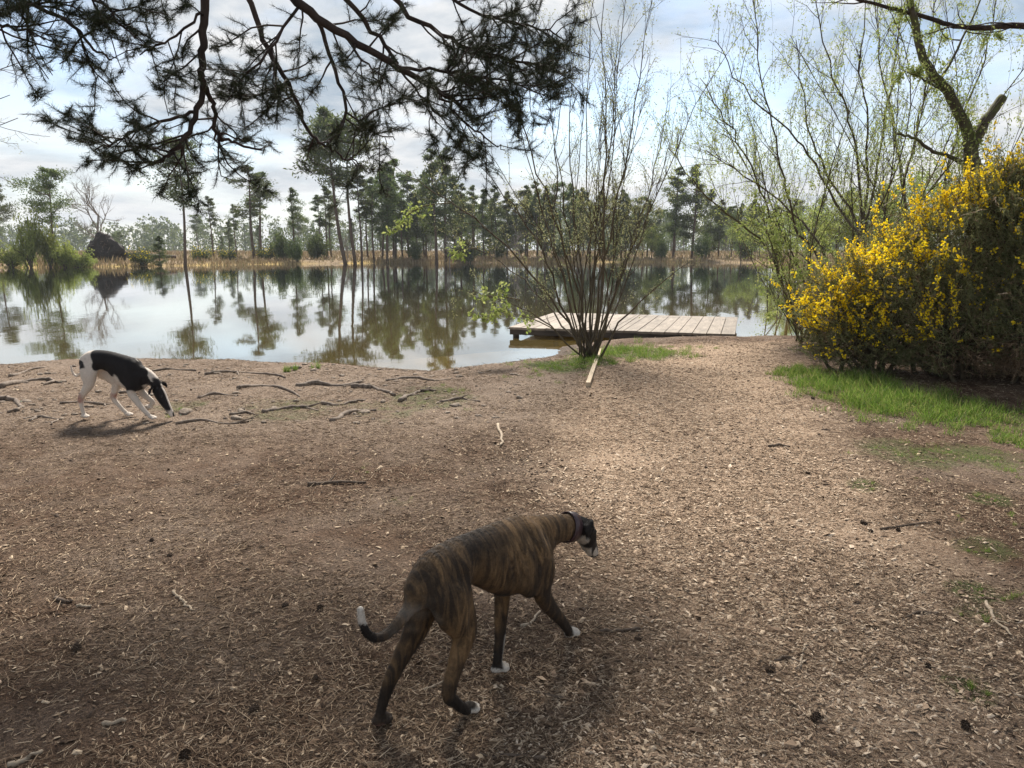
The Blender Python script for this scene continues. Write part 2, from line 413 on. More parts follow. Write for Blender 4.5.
def build_ground():
    xs = axis(-9, 9, .055, -1500, 1500, 1.11); ys = axis(1.2, 16, .05, -30, 2500, 1.09)
    X, Y = np.meshgrid(xs, ys); sd = sd_poly(X, Y, LAKE); Z = height(X, Y, sd); nx, ny = len(xs), len(ys)
    V = np.stack([X, Y, Z], -1).reshape(-1, 3)
    i = np.arange(ny - 1)[:, None] * nx + np.arange(nx - 1)[None]; Q = np.stack([i, i + 1, i + nx + 1, i + nx], -1).reshape(-1, 4)
    psd = sd_poly(X, Y, PATH); path = sstep(.75, -.75, psd) * sstep(18, 12, Y); far = sstep(25, 60, Y)
    grn = np.zeros(X.shape)
    for gx, gy, r, s in GREEN: grn = np.maximum(grn, s * sstep(r, r * .3, np.hypot((X - gx), (Y - gy) * .8)))
    attrs = dict(dry=sstep(5., 7.2, Y) * sstep(2.5, .5, X) * (1 - far), path=path, green=grn, heath=far, bank=sstep(.9, .1, sd) * sstep(-.05, .02, sd) * (1 - far * .5) * .8, wet=sstep(.03, -.12, sd), depth=np.clip(-sd / 9., 0, 1))
    cx = psd.reshape(-1)[Q].mean(1) < 0; cw = sd.reshape(-1)[Q].mean(1) < 0; cy = Y.reshape(-1)[Q].mean(1)
    groups = (('ground', ~cx & ~cw, 'bare trodden woodland soil strewn with pine needles and heath beyond the water', 'ground'),
              ('path', cx & ~cw, 'pale wood-chip footpath running past the jetty to the shore', 'path'), ('lake_bed', cw, 'ochre sandy lake floor seen through the shallow water', 'lake bed'))
    for nm, sel, lab, cat in groups:
        q = Q[sel]; used, inv = np.unique(q, return_inverse=True); b = MB(); b.add(V[used], None, inv.reshape(-1, 4)); o = b.build(nm, M_ground, smooth=True)
        for a, val in attrs.items():
            at = o.data.attributes.new(a, 'FLOAT', 'POINT'); at.data.foreach_set('value', val.reshape(-1)[used].astype(np.float32))
        tag(o, lab, cat, kind='structure')


GREEN = []
for px, py, r, s in ((840, 385, .6, .8), (900, 402, .6, .8), (950, 420, .5, .6), (800, 372, .4, .8), (1000, 415, .5, .6), (560, 366, .8, .9), (640, 352, 1.0, .9), (590, 362, .6, .9), (430, 396, .9, .62), (290, 408, .9, .55), (180, 408, .5, .6),
                     (385, 408, .9, .5), (905, 455, .5, .62), (975, 455, .45, .6), (865, 486, .15, .7), (990, 500, .2, .6), (985, 550, .2, .6), (975, 592, .15, .7), (980, 615, .12, .65), (970, 686, .12, .7), (365, 470, .25, .4), (400, 500, .2, .4)):
    p = at_z(px, py); k_ = 1.12 if px > 850 and py > 440 else 1.0; GREEN.append((p[0], p[1], r * (1.3 if k_ > 1 else 1), s * k_))
build_ground()

wm = MB(); wm.add([(-110, 8.6, WATER), (95, 8.6, WATER), (95, 112, WATER), (-110, 112, WATER)], None, [[0, 1, 2, 3]])
tag(wm.build('lake', M_water), 'still lake reflecting the pines and the cloudy sky', 'lake', kind='structure')

hz = MB(); hz.box((0, 900 - 60, 12.5), 3600, 1800, 31)
m, nt, N, L, out = mat('pale_haze'); pv = N('ShaderNodeVolumePrincipled'); pv.inputs['Density'].default_value = HAZE_DENSITY
pv.inputs['Color'].default_value = (.86, .92, 1, 1); pv.inputs['Anisotropy'].default_value = .0; L(pv.outputs[0], out.inputs['Volume'])
if HAZE_DENSITY > 0: tag(hz.build('haze', m), 'thin pale haze over the lake and heath', 'haze', kind='stuff')

# ------------------------------------------------------------------ jetty
def jetty():
    a = at_z(508, 326, .06); bdir = unit(np.array([4.17, -1.29, 0])); v = np.array([-bdir[1], bdir[0], 0]); Lx, Ly, top = 4.35, 3.75, .035
    rz = math.atan2(bdir[1], bdir[0]); t = empty('jetty', (a[0], a[1], 0), 'low wooden plank jetty jutting from the shore behind the bare shrub', 'jetty', rz=rz); r = np.random.default_rng(5)
    d = MB(); n = 17; wd = Lx / n
    for k in range(n):
        o = r.uniform(-.015, .03); d.box((wd * (k + .5), Ly / 2 + o, top - .022 + r.uniform(-.003, .003)), wd - .014, Ly + r.uniform(-.02, .02), .044)
    d.build('deck', M_deck, t)
    for y in (.06, Ly / 2, Ly - .1):
        f = MB(); f.box((Lx / 2, y, top - .095), Lx - .06, .08, .10); f.build('beam', M_beam, t)
    for x in (.12, Lx / 2, Lx - .12):
        for y in (.16, Ly - .22):
            f = MB(); f.tube([(x, y, -.9), (x, y, -.4), (x, y, top - .05)], [.065, .065, .062], 10); f.build('post', M_beam, t)
    return t


jetty()

# ------------------------------------------------------------------ far trees
def clump_foliage(b, r, C, R, n, L, W, flat=.45):
    """needle sprays filling flattened clumps centred on C"""
    k = r.integers(0, len(C), n); u = r.normal(size=(n, 3)) * .52
    P = C[k] + u * np.array([1, 1, flat]) * R[k][:, None]; D = unit(u + r.normal(size=(n, 3)) * .6 + np.array([0, 0, .25])); b.leaves(P - D * L * .5, D, L * r.uniform(.6, 1.3, n), W, r)


def make_pine(h, base, wid, seed, leafn, dense=False, lean=0., name='pine_tree'):
    r = np.random.default_rng(seed); t = empty(name, (0, 0, 0), 'tree', 'pine tree'); tb = MB(); fb = MB()
    k = np.linspace(0, 1, 9); tr = np.stack([lean * k * h + .012 * h * np.sin(k * 5 + seed), .012 * h * np.sin(k * 4 + 2 * seed), k * h], -1); tb.tube(tr, .0135 * h * (1 - k * .85) + .01, 7)
    C = []; R = []; nl = 34 if dense else 20
    for i in range(nl):
        f = base + (1 - base) * (i + r.uniform(0, 1)) / nl; g = (f - base) / (1 - base)
        prof = (1 - g) ** .75 * (.55 + .45 * min(1, g * 5)) if dense else (math.sin(math.pi * min(1, g * .78 + .2)) ** .8)
        ln = wid * prof * r.uniform(.55, 1.15) + .15; a = r.uniform(0, 6.28); p = np.array([np.interp(f, k, tr[:, j]) for j in range(3)])
        d = np.array([math.cos(a), math.sin(a), r.uniform(-.1, .15) if dense else r.uniform(.0, .5)]); pts = wander(p, d, ln, 4, .16, r, .04); tb.tube(pts, np.linspace(.006 * h * (1 - g * .6), .012, 5), 4, False)
        for q, s in ((pts[-1], 1), (pts[3], .9), (pts[2], .7)):
            C.append(q + r.normal(size=3) * .1 * ln); R.append(s * ln * r.uniform(.22, .42) + .09 * wid)
    for i in range(6 if not dense else 4):   # dead snags below the crown
        f = r.uniform(base * .35, base); p = np.array([np.interp(f, k, tr[:, j]) for j in range(3)]); a = r.uniform(0, 6.28); tb.tube(wander(p, (math.cos(a), math.sin(a), -.1), wid * r.uniform(.2, .6), 3, .2, r), [.03, .022, .015, .008], 3, False)
    clump_foliage(fb, r, np.array(C), np.array(R), leafn, .028 * h, .0085 * h, .5 if not dense else .6)
    tb.build('trunk', M_farbark, t, True); fb.build('crown', M_farneedle, t); t['h'] = h
    return t


def make_bare(h, seed, wid=.5, leaf=0, name='bare_tree', bark=None, leafmat=None, lsize=.2):
    """open-branched broadleaf; a few fresh leaves when leaf > 0"""
    r = np.random.default_rng(seed); t = empty(name, (0, 0, 0), 'tree', 'tree'); tb = MB(); nodes = []
    def go(p, d, L, rad, lv):
        pts = wander(p, d, L, 4, .13, r, .05); tb.tube(pts, np.linspace(rad, rad * .5, 5), 5 if lv > 1 else 3, False)
        if lv <= 1: nodes.extend([(q, unit(pts[-1] - pts[0])) for q in pts[1:]])
        if lv == 0: return
        for i in range(5 if lv > 1 else 4):
            f = r.uniform(.35, 1.); q = pts[0] + (pts[-1] - pts[0]) * f; j = min(3, int(f * 4)); q = pts[j] + (pts[j + 1] - pts[j]) * (f * 4 - j) if f < 1 else pts[-1]
            e = unit(unit(pts[-1] - pts[0]) + r.normal(size=3) * wid * 1.1 + np.array([0, 0, .15])); go(q, e, L * r.uniform(.5, .72), rad * .5, lv - 1)
    go(np.zeros(3), (0, 0, 1), h * .5, h * .016, 4); tb.build('trunk', bark or M_grey, t, True)
    if leaf:
        P = np.array([n[0] for n in nodes]); k = r.integers(0, len(P), leaf); D = unit(r.normal(size=(leaf, 3))); fb = MB(); fb.leaves(P[k] + r.normal(size=(leaf, 3)) * lsize * 1.5, D, lsize * r.uniform(.6, 1.3, leaf), lsize * .6, r); fb.build('crown', leafmat or M_farleaf, t)
    t['h'] = h; return t


def make_bush(h, wid, seed, n, m_leaf, name='bush', m2=None):
    r = np.random.default_rng(seed); t = empty(name, (0, 0, 0), 'bush', 'bush'); tb = MB(); C = []; R = []
    for i in range(14):
        a = r.uniform(0, 6.28); d = np.array([math.cos(a) * wid, math.sin(a) * wid, h * r.uniform(.7, 1.3)]); pts = wander(r.normal(size=3) * (.1, .1, 0), d, np.linalg.norm(d) * r.uniform(.5, .8), 4, .15, r); tb.tube(pts, np.linspace(.03 * h, .006 * h, 5), 4, False)
        for q in pts[2:]: C.append(q); R.append(wid * r.uniform(.2, .42))
    fb = MB(); C = np.array(C); R = np.array(R); k = r.integers(0, len(C), n); u = unit(r.normal(size=(n, 3))) * r.uniform(.2, 1, (n, 1)) ** .5; P = C[k] + u * R[k][:, None]; P[:, 2] = np.maximum(P[:, 2], .03)
    fb.leaves(P, unit(u + r.normal(size=(n, 3)) * .6), .09 * h * r.uniform(.6, 1.3, n), .045 * h, r); tb.build('stem', M_willowbark, t, True); fb.build('crown', m_leaf, t)
    if m2 is not None:
        yb = MB(); k = r.integers(0, n, n // 3); sel = P[k]; sel = sel[sel[:, 2] > h * .35]; sel = sel[::3]; yb.leaves(sel + r.normal(size=sel.shape) * .05, unit(r.normal(size=sel.shape)), .07 * h, .06 * h, r); yb.build('blossom', m2, t)
    t['h'] = h; return t


PROTO = {}
FARMK = {'open1': lambda: make_pine(12, .5, 3.0, 11, 5200), 'open2': lambda: make_pine(12, .58, 2.4, 12, 4200, lean=.03), 'open3': lambda: make_pine(12, .42, 3.3, 13, 6000),
         'slim1': lambda: make_pine(12, .52, 1.5, 21, 3000), 'slim2': lambda: make_pine(12, .45, 1.8, 22, 3600, lean=-.02),
         'dense1': lambda: make_pine(12, .22, 2.5, 31, 6800, True), 'dense2': lambda: make_pine(12, .30, 2.2, 32, 5800, True), 'dense3': lambda: make_pine(12, .12, 2.8, 33, 7500, True),
         'lean': lambda: make_pine(14, .55, 3.2, 41, 6000, lean=-.12),
         'bare1': lambda: make_bare(9, 51), 'bare2': lambda: make_bare(9, 52, .42), 'leafy1': lambda: make_bare(9, 53, .5, 4200, 'broadleaf_tree', M_willowbark), 'leafy2': lambda: make_bare(9, 54, .55, 5200, 'broadleaf_tree', M_willowbark),
         'bush1': lambda: make_bush(3, 1.5, 61, 2200, M_farleaf), 'bush2': lambda: make_bush(3, 1.9, 62, 3600, M_farneedle), 'gorse': lambda: make_bush(2, 1.5, 63, 2400, M_farneedle, 'gorse_bush', M_petal)}


def plant(kind, px, dist, top, label, cat, group=None, rz=None, wide=1.):
    if kind not in PROTO: o = PROTO[kind] = FARMK[kind]()
    else: o = copy_tree(PROTO[kind])
    x = (px - 512) / F * dist; z = gz(x, dist); elev = (384 - top) / F; ztop = CAMZ + dist * math.tan(math.atan(elev) - PITCH); s = max(.2, (ztop - z) / (o['h']))
    o.location = (x, dist, z - .05); o.rotation_euler = (0, 0, rng.uniform(0, 6.28) if rz is None else rz); o.scale = (s * wide, s * wide, s)
    o['label'] = label; o['category'] = cat
    if group: o['group'] = group
    elif 'group' in o: del o['group']
    return o


plant('open3', 62, 77, 168, 'broad open pine with yellow-green crown at the left end of the far bank', 'pine tree')
plant('open1', 8, 92, 185, 'pine cut by the left edge of the frame beyond the far bank', 'pine tree')
plant('bare1', 108, 100, 168, 'bare leafless birch behind the dark root plate', 'birch tree', wide=1.1)
plant('open1', 190, 84, 140, 'tall straight pine with thick trunk right of the dark root plate', 'pine tree', wide=.95)
plant('slim1', 217, 118, 196, 'short slim pine right of the thick straight pine', 'pine tree')
plant('dense3', 165, 81, 236, 'small dark young pine left of the thick straight pine', 'young pine', wide=1.5)
for px, d, top, k in ((258, 104, 166, 'slim2'), (266, 112, 172, 'slim1')):
    plant(k, px, d, top, 'one of two slender pines standing close together on the heath', 'pine tree', 'pair of slender pines on the heath', wide=1.3)
plant('slim2', 297, 100, 188, 'slender pine standing alone with sparse crown left of the leaning pine', 'pine tree')
plant('lean', 349, 94, 112, 'big leaning pine with heavy forked trunk, tallest on the far bank', 'pine tree', rz=.3)
plant('open2', 356, 97, 128, 'tall upright pine touching the big leaning pine', 'pine tree')
for px, d, top, k in ((363, 98, 172, 'slim1'), (376, 101, 178, 'slim2'), (390, 101, 163, 'dense2'), (397, 107, 160, 'slim2'), (410, 112, 172, 'dense1'), (323, 112, 195, 'slim1'), (334, 120, 190, 'slim2')):
    plant(k, px, d, top, 'slim trunk pine in the close group between the leaning pine and the dark pair', 'pine tree', 'pines grouped right of the leaning pine')
for px, d, top, k in ((436, 99, 150, 'dense2'), (447, 104, 148, 'dense1')):
    plant(k, px, d, top, 'one of the two dark dense pines left of the shrub', 'pine tree', 'dark pine pair left of the shrub')
for px, d, top, k in ((425, 116, 172, 'slim1'), (462, 113, 184, 'dense2'), (476, 122, 196, 'slim2'), (490, 126, 200, 'open2'), (507, 113, 196, 'dense1'), (525, 117, 190, 'open3'), (545, 115, 186, 'dense2'), (560, 119, 184, 'open1'), (577, 121, 190, 'dense1'), (600, 124, 196, 'open3'), (620, 117, 190, 'dense2'), (640, 121, 198, 'open1'), (536, 128, 198, 'slim1'), (588, 126, 200, 'slim2')):
    plant(k, px, d, top, 'dark pine in the wood seen through the shrub stems', 'pine tree', 'pines behind the shrub')
for px, d, top, k in ((672, 114, 168, 'dense2'), (690, 113, 165, 'dense1')):
    plant(k, px, d, top, 'one of the two tall dark conifers standing clear right of the shrub', 'conifer', 'dark conifer pair right of the shrub', wide=1.15)
for px, d, top, k in ((706, 120, 190, 'dense3'), (655, 126, 208, 'dense1'), (728, 126, 206, 'open3'), (748, 128, 200, 'dense3'), (770, 124, 205, 'dense1'), (792, 122, 200, 'open1'), (815, 116, 195, 'dense3'), (842, 112, 188, 'dense1'), (875, 110, 185, 'dense3')):
    plant(k, px, d, top, 'pine in the far wood behind the right willow stems', 'pine tree', 'pines at the right end of the far bank')
for px, d, top, k in ((738, 104, 222, 'leafy1'), (778, 74, 206, 'leafy2'), (800, 52, 202, 'leafy1'), (832, 45, 190, 'leafy2'), (868, 40, 178, 'leafy1'), (650, 112, 225, 'leafy2'), (905, 38, 165, 'leafy2')):
    plant(k, px, d, top, 'fresh green leafing tree on the bank behind the right willow stems', 'tree', 'leafing trees along the right bank')
for px, d, top, w in ((36, 75, 209, .34), (57, 76, 219, .4), (72, 76, 238, .7), (18, 75, 243, 1.2), (84, 77, 246, 1.2)):
    plant('bush1', px, d, top, 'fresh green rounded bush on the far bank near the root plate', 'bush', 'green bushes on the far bank', wide=w)
plant('bush2', 288, 100, 232, 'low dark green bush under the lone slender pine', 'bush', wide=.7)
plant('bush2', 318, 104, 232, 'low dark bush beneath the leaning pine', 'bush', wide=.7)
for px, d, top in ((205, 92, 246), (232, 94, 247), (270, 98, 245), (455, 110, 244), (148, 82, 247), (480, 118, 243)):
    plant('gorse', px, d, top, 'small yellow flowering gorse on the far heath', 'gorse bush', 'small gorse bushes on the far heath', wide=1.1)
for px, d, top in ((450, 102, 243), (520, 106, 240), (350, 100, 244)):
    plant('bare2', px, d, top - 12, 'small bare bush at the edge of the far bank', 'bare bush', 'bare bushes at the water edge of the far bank', wide=1.2)
r_ = np.random.default_rng(78)
for px, d, top, k in ((395, 110, 172, 'dense2'), (370, 112, 180, 'slim2'), (428, 112, 176, 'dense2'), (456, 116, 180, 'dense1'), (474, 110, 186, 'slim2'), (496, 116, 186, 'dense2'), (508, 118, 192, 'dense3'), (527, 120, 186, 'dense1'), (546, 118, 190, 'dense3'), (582, 118, 188, 'dense1'), (598, 120, 192, 'dense3'), (624, 120, 194, 'dense2'), (645, 116, 200, 'dense1'), (716, 116, 200, 'dense2'), (736, 120, 204, 'dense3'), (756, 118, 206, 'dense1'), (240, 116, 204, 'slim1'), (330, 112, 186, 'slim2'), (384, 107, 168, 'slim2'), (404, 106, 190, 'dense1'), (418, 109, 196, 'dense3'), (462, 111, 200, 'slim2'), (484, 113, 190, 'dense1'), (516, 115, 204, 'dense3'), (536, 114, 182, 'dense2'), (553, 113, 196, 'slim1'), (569, 115, 184, 'dense2'), (612, 116, 194, 'dense1'), (633, 114, 206, 'dense3')):
    plant(k, px, d, top, 'tall thin trunked pine in the belt of trees along the far bank', 'pine tree', 'pine belt along the far bank', wide=.95)
for i in range(80):
    px = r_.uniform(-40, 1000) if i < 40 else r_.uniform(360, 900); d = r_.uniform(138, 230); top = r_.uniform(203, 230) + (9 if px < 300 else 0)
    plant((['open1', 'slim2', 'dense2', 'open3', 'dense1'] if i < 40 else ['dense3', 'dense1', 'dense3', 'dense2', 'open3'])[i % 5], px, d, top, 'distant pine on the heath well behind the far bank', 'pine tree', 'distant pines on the heath')


def far_woods():
    r = np.random.default_rng(9); b = MB(); C = []; R = []; A = []; B = []
    for i in range(900):
        x = r.uniform(-420, 420); y = r.uniform(300, 400) + abs(x) * .1; h = r.uniform(8.5, 14.5) * (1 if x < -60 else 1.3); z = gz(x, y); A.append((x, y, z)); B.append((x, y, z + h * .9))
        for k in range(5): C.append((x + r.normal() * 1.2, y + r.normal() * 1.2, z + h * (.12 + .83 * k / 4) + r.normal() * .4)); R.append(h * .21 * (1.15 - k * .16))
    clump_foliage(b, r, np.array(C), np.array(R), 90000, 1.2, .7, .8); b.twigs(A, B, .16, .06)
    tag(b.build('far_woods', M_farneedle), 'hazy pine wood along the horizon behind the heath', 'wood', kind='stuff')


far_woods()


for px, d, top in ((418, 104, 240), (470, 104, 238), (500, 110, 236), (560, 112, 236), (612, 114, 236), (660, 112, 238), (700, 112, 236), (742, 108, 236), (300, 97, 240)):
    plant('bush2', px, d, top, 'low dark undergrowth bush between the pine trunks on the far bank', 'bush', 'undergrowth bushes below the far pines', wide=.62)


def reeds():
    r = np.random.default_rng(15); b = MB(); sh = LAKE[22:33]; P = []
    for i in range(len(sh) - 1):
        a, c = sh[i], sh[i + 1]; L = np.hypot(*(c - a)); n = int(L * 130); t = r.uniform(0, 1, n)[:, None]; nrm = np.array([-(c - a)[1], (c - a)[0]]) / L; off = r.gamma(1.6, 1.6, n)[:, None] - .4
        q = a + (c - a) * t; q1 = q + nrm * off; s1 = sd_poly(q1[:, 0], q1[:, 1], LAKE); q2 = q - nrm * off; P.append(np.where((s1 > -.5)[:, None], q1, q2))
    P = np.concatenate(P); z = height(P[:, 0], P[:, 1]); n = len(P); keep = (np.sin(P[:, 0] * .35) + np.sin(P[:, 0] * .13 + 2) + r.normal(size=n) * .7) > -.6
    P = P[keep]; z = np.maximum(z[keep], WATER); n = len(P); D = unit(np.stack([r.normal(size=n) * .25, r.normal(size=n) * .25, np.ones(n)], -1))
    b.needles(np.column_stack([P, z - .05]), D, r.uniform(.25, .8, n), r.uniform(.04, .10, n), r); tag(b.build('dry_reeds', M_reed), 'straw coloured dry reeds and grass fringing the far bank', 'reeds', kind='stuff')
    b = MB(); n = 26000; x = r.uniform(-95, 70, n); y = r.uniform(72, 190, n); s = sd_poly(x, y, LAKE); k = s > 1.5; x, y = x[k], y[k]; n = len(x)
    b.needles(np.stack([x, y, height(x, y) - .05], -1), unit(np.stack([r.normal(size=n) * .4, r.normal(size=n) * .4, np.ones(n)], -1)), r.uniform(.3, .9, n), r.uniform(.1, .3, n), r); tag(b.build('heath_grass', M_reed), 'brown heather and dead grass covering the heath behind the reeds', 'heath grass', kind='stuff')


reeds()


def root_plate():
    d = 85.; x = (111 - 512) / F * d; z = gz(x, d); t = empty('root_plate', (x, d, z), 'dark upturned root plate of a fallen tree on the far bank', 'root plate'); r = np.random.default_rng(8); b = MB()
    import bmesh
    bm = bmesh.new(); bmesh.ops.create_icosphere(bm, subdivisions=4, radius=1); V = np.array([v.co[:] for v in bm.verts]); Fc = np.array([[v.index for v in f.verts] for f in bm.faces]); bm.free()
    n = np.zeros(len(V))
    for k in range(26):
        kk = r.normal(size=3) * (2.5 + k * .35); n += np.sin(V @ kk + r.uniform(0, 6.28)) / (1.8 + k * .28)
    V = V * (1 + .17 * n)[:, None]; V = V * np.array([2.0, 1.0, 1.75]); V[:, 0] *= 1 - .10 * np.clip(V[:, 2], -1, 2); V[:, 2] += .95; b.add(V, Fc); b.build('soil', M_rootplate, t, True)
    for i in range(60):
        u = unit(r.normal(size=3) * (1, .5, 1)); u[2] = abs(u[2]); p = u * np.array([1.3, .7, 1.3]) + np.array([0, 0, .8]); f = MB(); f.tube(wander(p, u + r.normal(size=3) * .3, r.uniform(.4, .9), 4, .3, r, -.05), [.07, .055, .04, .03, .014], 4); f.build('root', M_root, t)
    f = MB(); f.tube([(.3, .5, .75), (2.5, 3, .6), (5.2, 6.0, .45)], [.32, .28, .2], 10); f.build('trunk', M_farbark, t, True)


root_plate()

# ------------------------------------------------------------------ near trees: branching from traced limbs
def sprout(tb, nodes, pts, r0, r1, lv, cfg, r, sides=6):
    k = len(pts); rad = np.linspace(r0, r1, k); tb.tube(pts, rad, sides, True)
    if lv == 0:
        T = unit(np.gradient(pts, axis=0)); nodes.extend(zip(pts[1:], T[1:])); return
    seg = np.linalg.norm(np.diff(pts, axis=0), axis=1); tot = seg.sum(); n = max(1, int(round(tot * cfg['per_m'][lv] * r.uniform(.8, 1.2)))); cum = np.concatenate([[0], np.cumsum(seg)])
    T = unit(np.gradient(pts, axis=0))
    for t in cfg.get('t0', .25) + (1 - cfg.get('t0', .25)) * np.sort(r.uniform(0, 1, n) ** cfg.get('pw', .8)):
        s = t * tot; p = np.array([np.interp(s, cum, pts[:, j]) for j in range(3)]); d = unit(np.array([np.interp(s, cum, T[:, j]) for j in range(3)])); rr = np.interp(s, cum, rad)
        pr = r.normal(size=3) * cfg.get('flat', np.ones(3)); pr = unit(pr - d * np.dot(pr, d)); a = math.radians(r.uniform(*cfg['ang'])); e = d * math.cos(a) + pr * math.sin(a) + np.array([0, 0, cfg['up'][lv]])
        L = cfg['len'][lv] * r.uniform(.45, 1.15) * (1.15 - .55 * t); kk = 5 if lv > 1 else 4
        sprout(tb, nodes, wander(p, e, L, kk, cfg['wob'], r, cfg['grav'][lv]), min(rr * .7, cfg['rad'][lv]), cfg['rad'][lv] * .35, lv - 1, cfg, r, 4 if lv > 1 else 3)


def needle_tufts(fb, nodes, r, per, L, W, spread=.75):
    P = np.array([n[0] for n in nodes]); D = np.array([n[1] for n in nodes]); m = len(P); k = np.repeat(np.arange(m), per); n = len(k)
    PP = P[k] - D[k] * r.uniform(0, L * 2.0, (n, 1)); DD = unit(D[k] + r.normal(size=(n, 3)) * spread); fb.needles(PP, DD, L * r.uniform(.7, 1.2, n), W, r)


def limb(points, n=5, jit=.02, r=rng):
    P = catmull([at_depth(*p) for p in points], n); P[1:-1] += r.normal(size=P[1:-1].shape) * jit; return P


TRUNK_X, TRUNK_Y = -6.9, 5.6


def overhang_pine():
    r = np.random.default_rng(21); z0 = gz(TRUNK_X, TRUNK_Y); t = empty('pine_tree', (TRUNK_X, TRUNK_Y, z0), 'old pine with dark needled boughs hanging over the near shore', 'pine tree'); inv = np.array([TRUNK_X, TRUNK_Y, z0])
    tb = MB(); k = np.linspace(0, 1, 12); tr = np.stack([TRUNK_X + .15 * np.sin(k * 5), TRUNK_Y + .2 * np.sin(k * 4), z0 - .1 + k * 11.5], -1); tb.tube(tr - inv, .24 * (1 - k * .75) + .12 * np.exp(-k * 25), 14); tb.build('trunk', M_pinebark, t, True)
    trunk = lambda z: np.array([np.interp(z, tr[:, 2], tr[:, j]) for j in range(3)])
    cfg = dict(per_m=[0, 7.5, 4.2], len=[0, .26, .85], rad=[0, .005, .011], ang=(30, 75), up=[0, .1, .0], grav=[0, .06, -.02], wob=.2, t0=.22, pw=.8, flat=np.array([1, 1, .75]))
    limbs = [  # (pixel x, pixel y, metres), start radius, end radius, height at which the limb leaves the trunk
        ([(255, -45, 7.0), (300, 5, 7.1), (345, 36, 7.25), (400, 68, 7.4), (440, 91, 7.5), (468, 111, 7.6)], .062, .022, 5.2, 1.),
        ([(203, -40, 6.8), (206, 0, 6.8), (204, 40, 6.8), (202, 70, 6.8), (203, 92, 6.85)], .05, .034, 5.3, .35),
        ([(203, 90, 6.85), (190, 132, 6.8), (172, 152, 6.7), (152, 165, 6.6)], .034, .016, None, 1.5),
        ([(203, 84, 6.85), (214, 108, 6.95), (216, 135, 7.0), (232, 142, 7.1), (262, 150, 7.2)], .03, .012, None, 1.5),
        ([(196, 112, 6.85), (165, 120, 6.7), (130, 135, 6.5), (95, 150, 6.4)], .02, .008, None, 1.8),
        ([(243, -20, 7.2), (262, 40, 7.2), (288, 84, 7.3), (308, 128, 7.4), (326, 147, 7.4)], .034, .016, 5.6, .8),
        ([(316, 18, 7.3), (332, 62, 7.4), (346, 112, 7.4), (327, 146, 7.4)], .026, .014, None, .9),
        ([(326, 146, 7.4), (345, 158, 7.5), (362, 165, 7.5)], .016, .007, None, 2.2),
        ([(326, -25, 7.4), (372, 30, 7.5), (398, 64, 7.5)], .034, .02, 5.5, .8),
        ([(365, -30, 7.7), (420, 22, 7.9), (470, 48, 8.1), (520, 62, 8.2), (560, 72, 8.3)], .036, .01, 5.8, 2.3),
        ([(400, 68, 7.4), (450, 72, 7.6), (500, 80, 7.8), (545, 95, 7.9)], .022, .007, None, 2.8),
        ([(440, 91, 7.5), (462, 118, 7.5), (490, 140, 7.55), (505, 150, 7.6)], .016, .006, None, 1.2),
        ([(400, 70, 7.4), (432, 110, 7.3), (450, 128, 7.3)], .014, .006, None, 1.0),
        ([(420, -30, 7.8), (470, 10, 8.0), (540, 28, 8.3), (570, 40, 8.4)], .026, .008, 6.0, 2.0),
        ([(300, 5, 7.1), (260, 60, 6.9), (235, 85, 6.9)], .018, .008, None, 1.6),
        ([(206, 10, 6.8), (170, 40, 6.6), (140, 55, 6.5)], .016, .007, None, 1.3),
        ([(288, 84, 7.3), (255, 95, 7.2), (225, 92, 7.2)], .013, .006, None, 1.4),
        ([(346, 112, 7.4), (375, 132, 7.5), (395, 140, 7.6)], .013, .006, None, 1.5),
        ([(-60, -40, 6.2), (10, -5, 6.2), (62, 18, 6.2), (95, 48, 6.2), (112, 60, 6.2)], .028, .008, 5.0, 1.35),
        ([(60, -35, 6.4), (105, 5, 6.3), (135, 38, 6.3)], .02, .007, 5.2, 1.4),
        ([(-60, 20, 6.0), (-10, 25, 6.0), (20, 30, 6.0), (45, 40, 6.0)], .02, .007, 4.2, 1.4),
        ([(345, 36, 7.25), (372, 70, 7.1), (382, 95, 7.0)], .014, .006, None, 1.2),
    ]
    for pts, r0, r1, hz_, dens in limbs:
        K = .66; P = limb([(a_, b_, d_ * K) for a_, b_, d_ in pts], 5, .008, r); nodes = []; b = MB(); c = dict(cfg); c['per_m'] = [0, 13 / K, 6.4 * dens / K]; c['len'] = [0, .26 * K, .85 * K]; c['rad'] = [0, .0031, .007]; r0 *= .85 * K; r1 *= .8 * K
        if hz_:
            s = trunk(hz_ - .7); q = P[0]; lead = catmull([s, s + (q - s) * .45 + np.array([0, 0, .35]), q], 6)[:-1]; b.tube(np.vstack([lead, P[:1]]) - inv, np.linspace(r0 * 1.5, r0, len(lead) + 1), 8)
        sprout(b, nodes, P - inv, r0, r1, 2, c, r, 8); bo = b.build('bough', M_pinebark, t, True)
        # keep tufts on the outer twigs
        nd = [n for n in nodes if r.uniform() < .97]; f = MB(); needle_tufts(f, nd, r, 32, .043, .0020); f.build('foliage', M_needle, bo)
    # the crown above the frame, its unseen boughs aimed to shade the foreground
    for i in range(46):
        z = r.uniform(5.6, 11); s = trunk(z); a = r.uniform(-1.15, .35) if i < 28 else r.uniform(1, 5); L = r.uniform(3.5, 7.8) * (1.25 - (z - 5) * .07); d = np.array([math.cos(a), math.sin(a), r.uniform(.05, .3)])
        P = wander(s, d, L, 7, .1, r, -.03); b = MB(); nodes = []
        if i >= 22:
            g = np.array([r.uniform(-3.6, 1.6), r.uniform(8.0, 10.0), r.uniform(7.0, 8.8)]); P = catmull([s, s * .5 + g * .5 + r.normal(size=3) * .4 + (0, 0, .5), g, g + (g - s) * .12 + (0, 0, -.1)], 4)
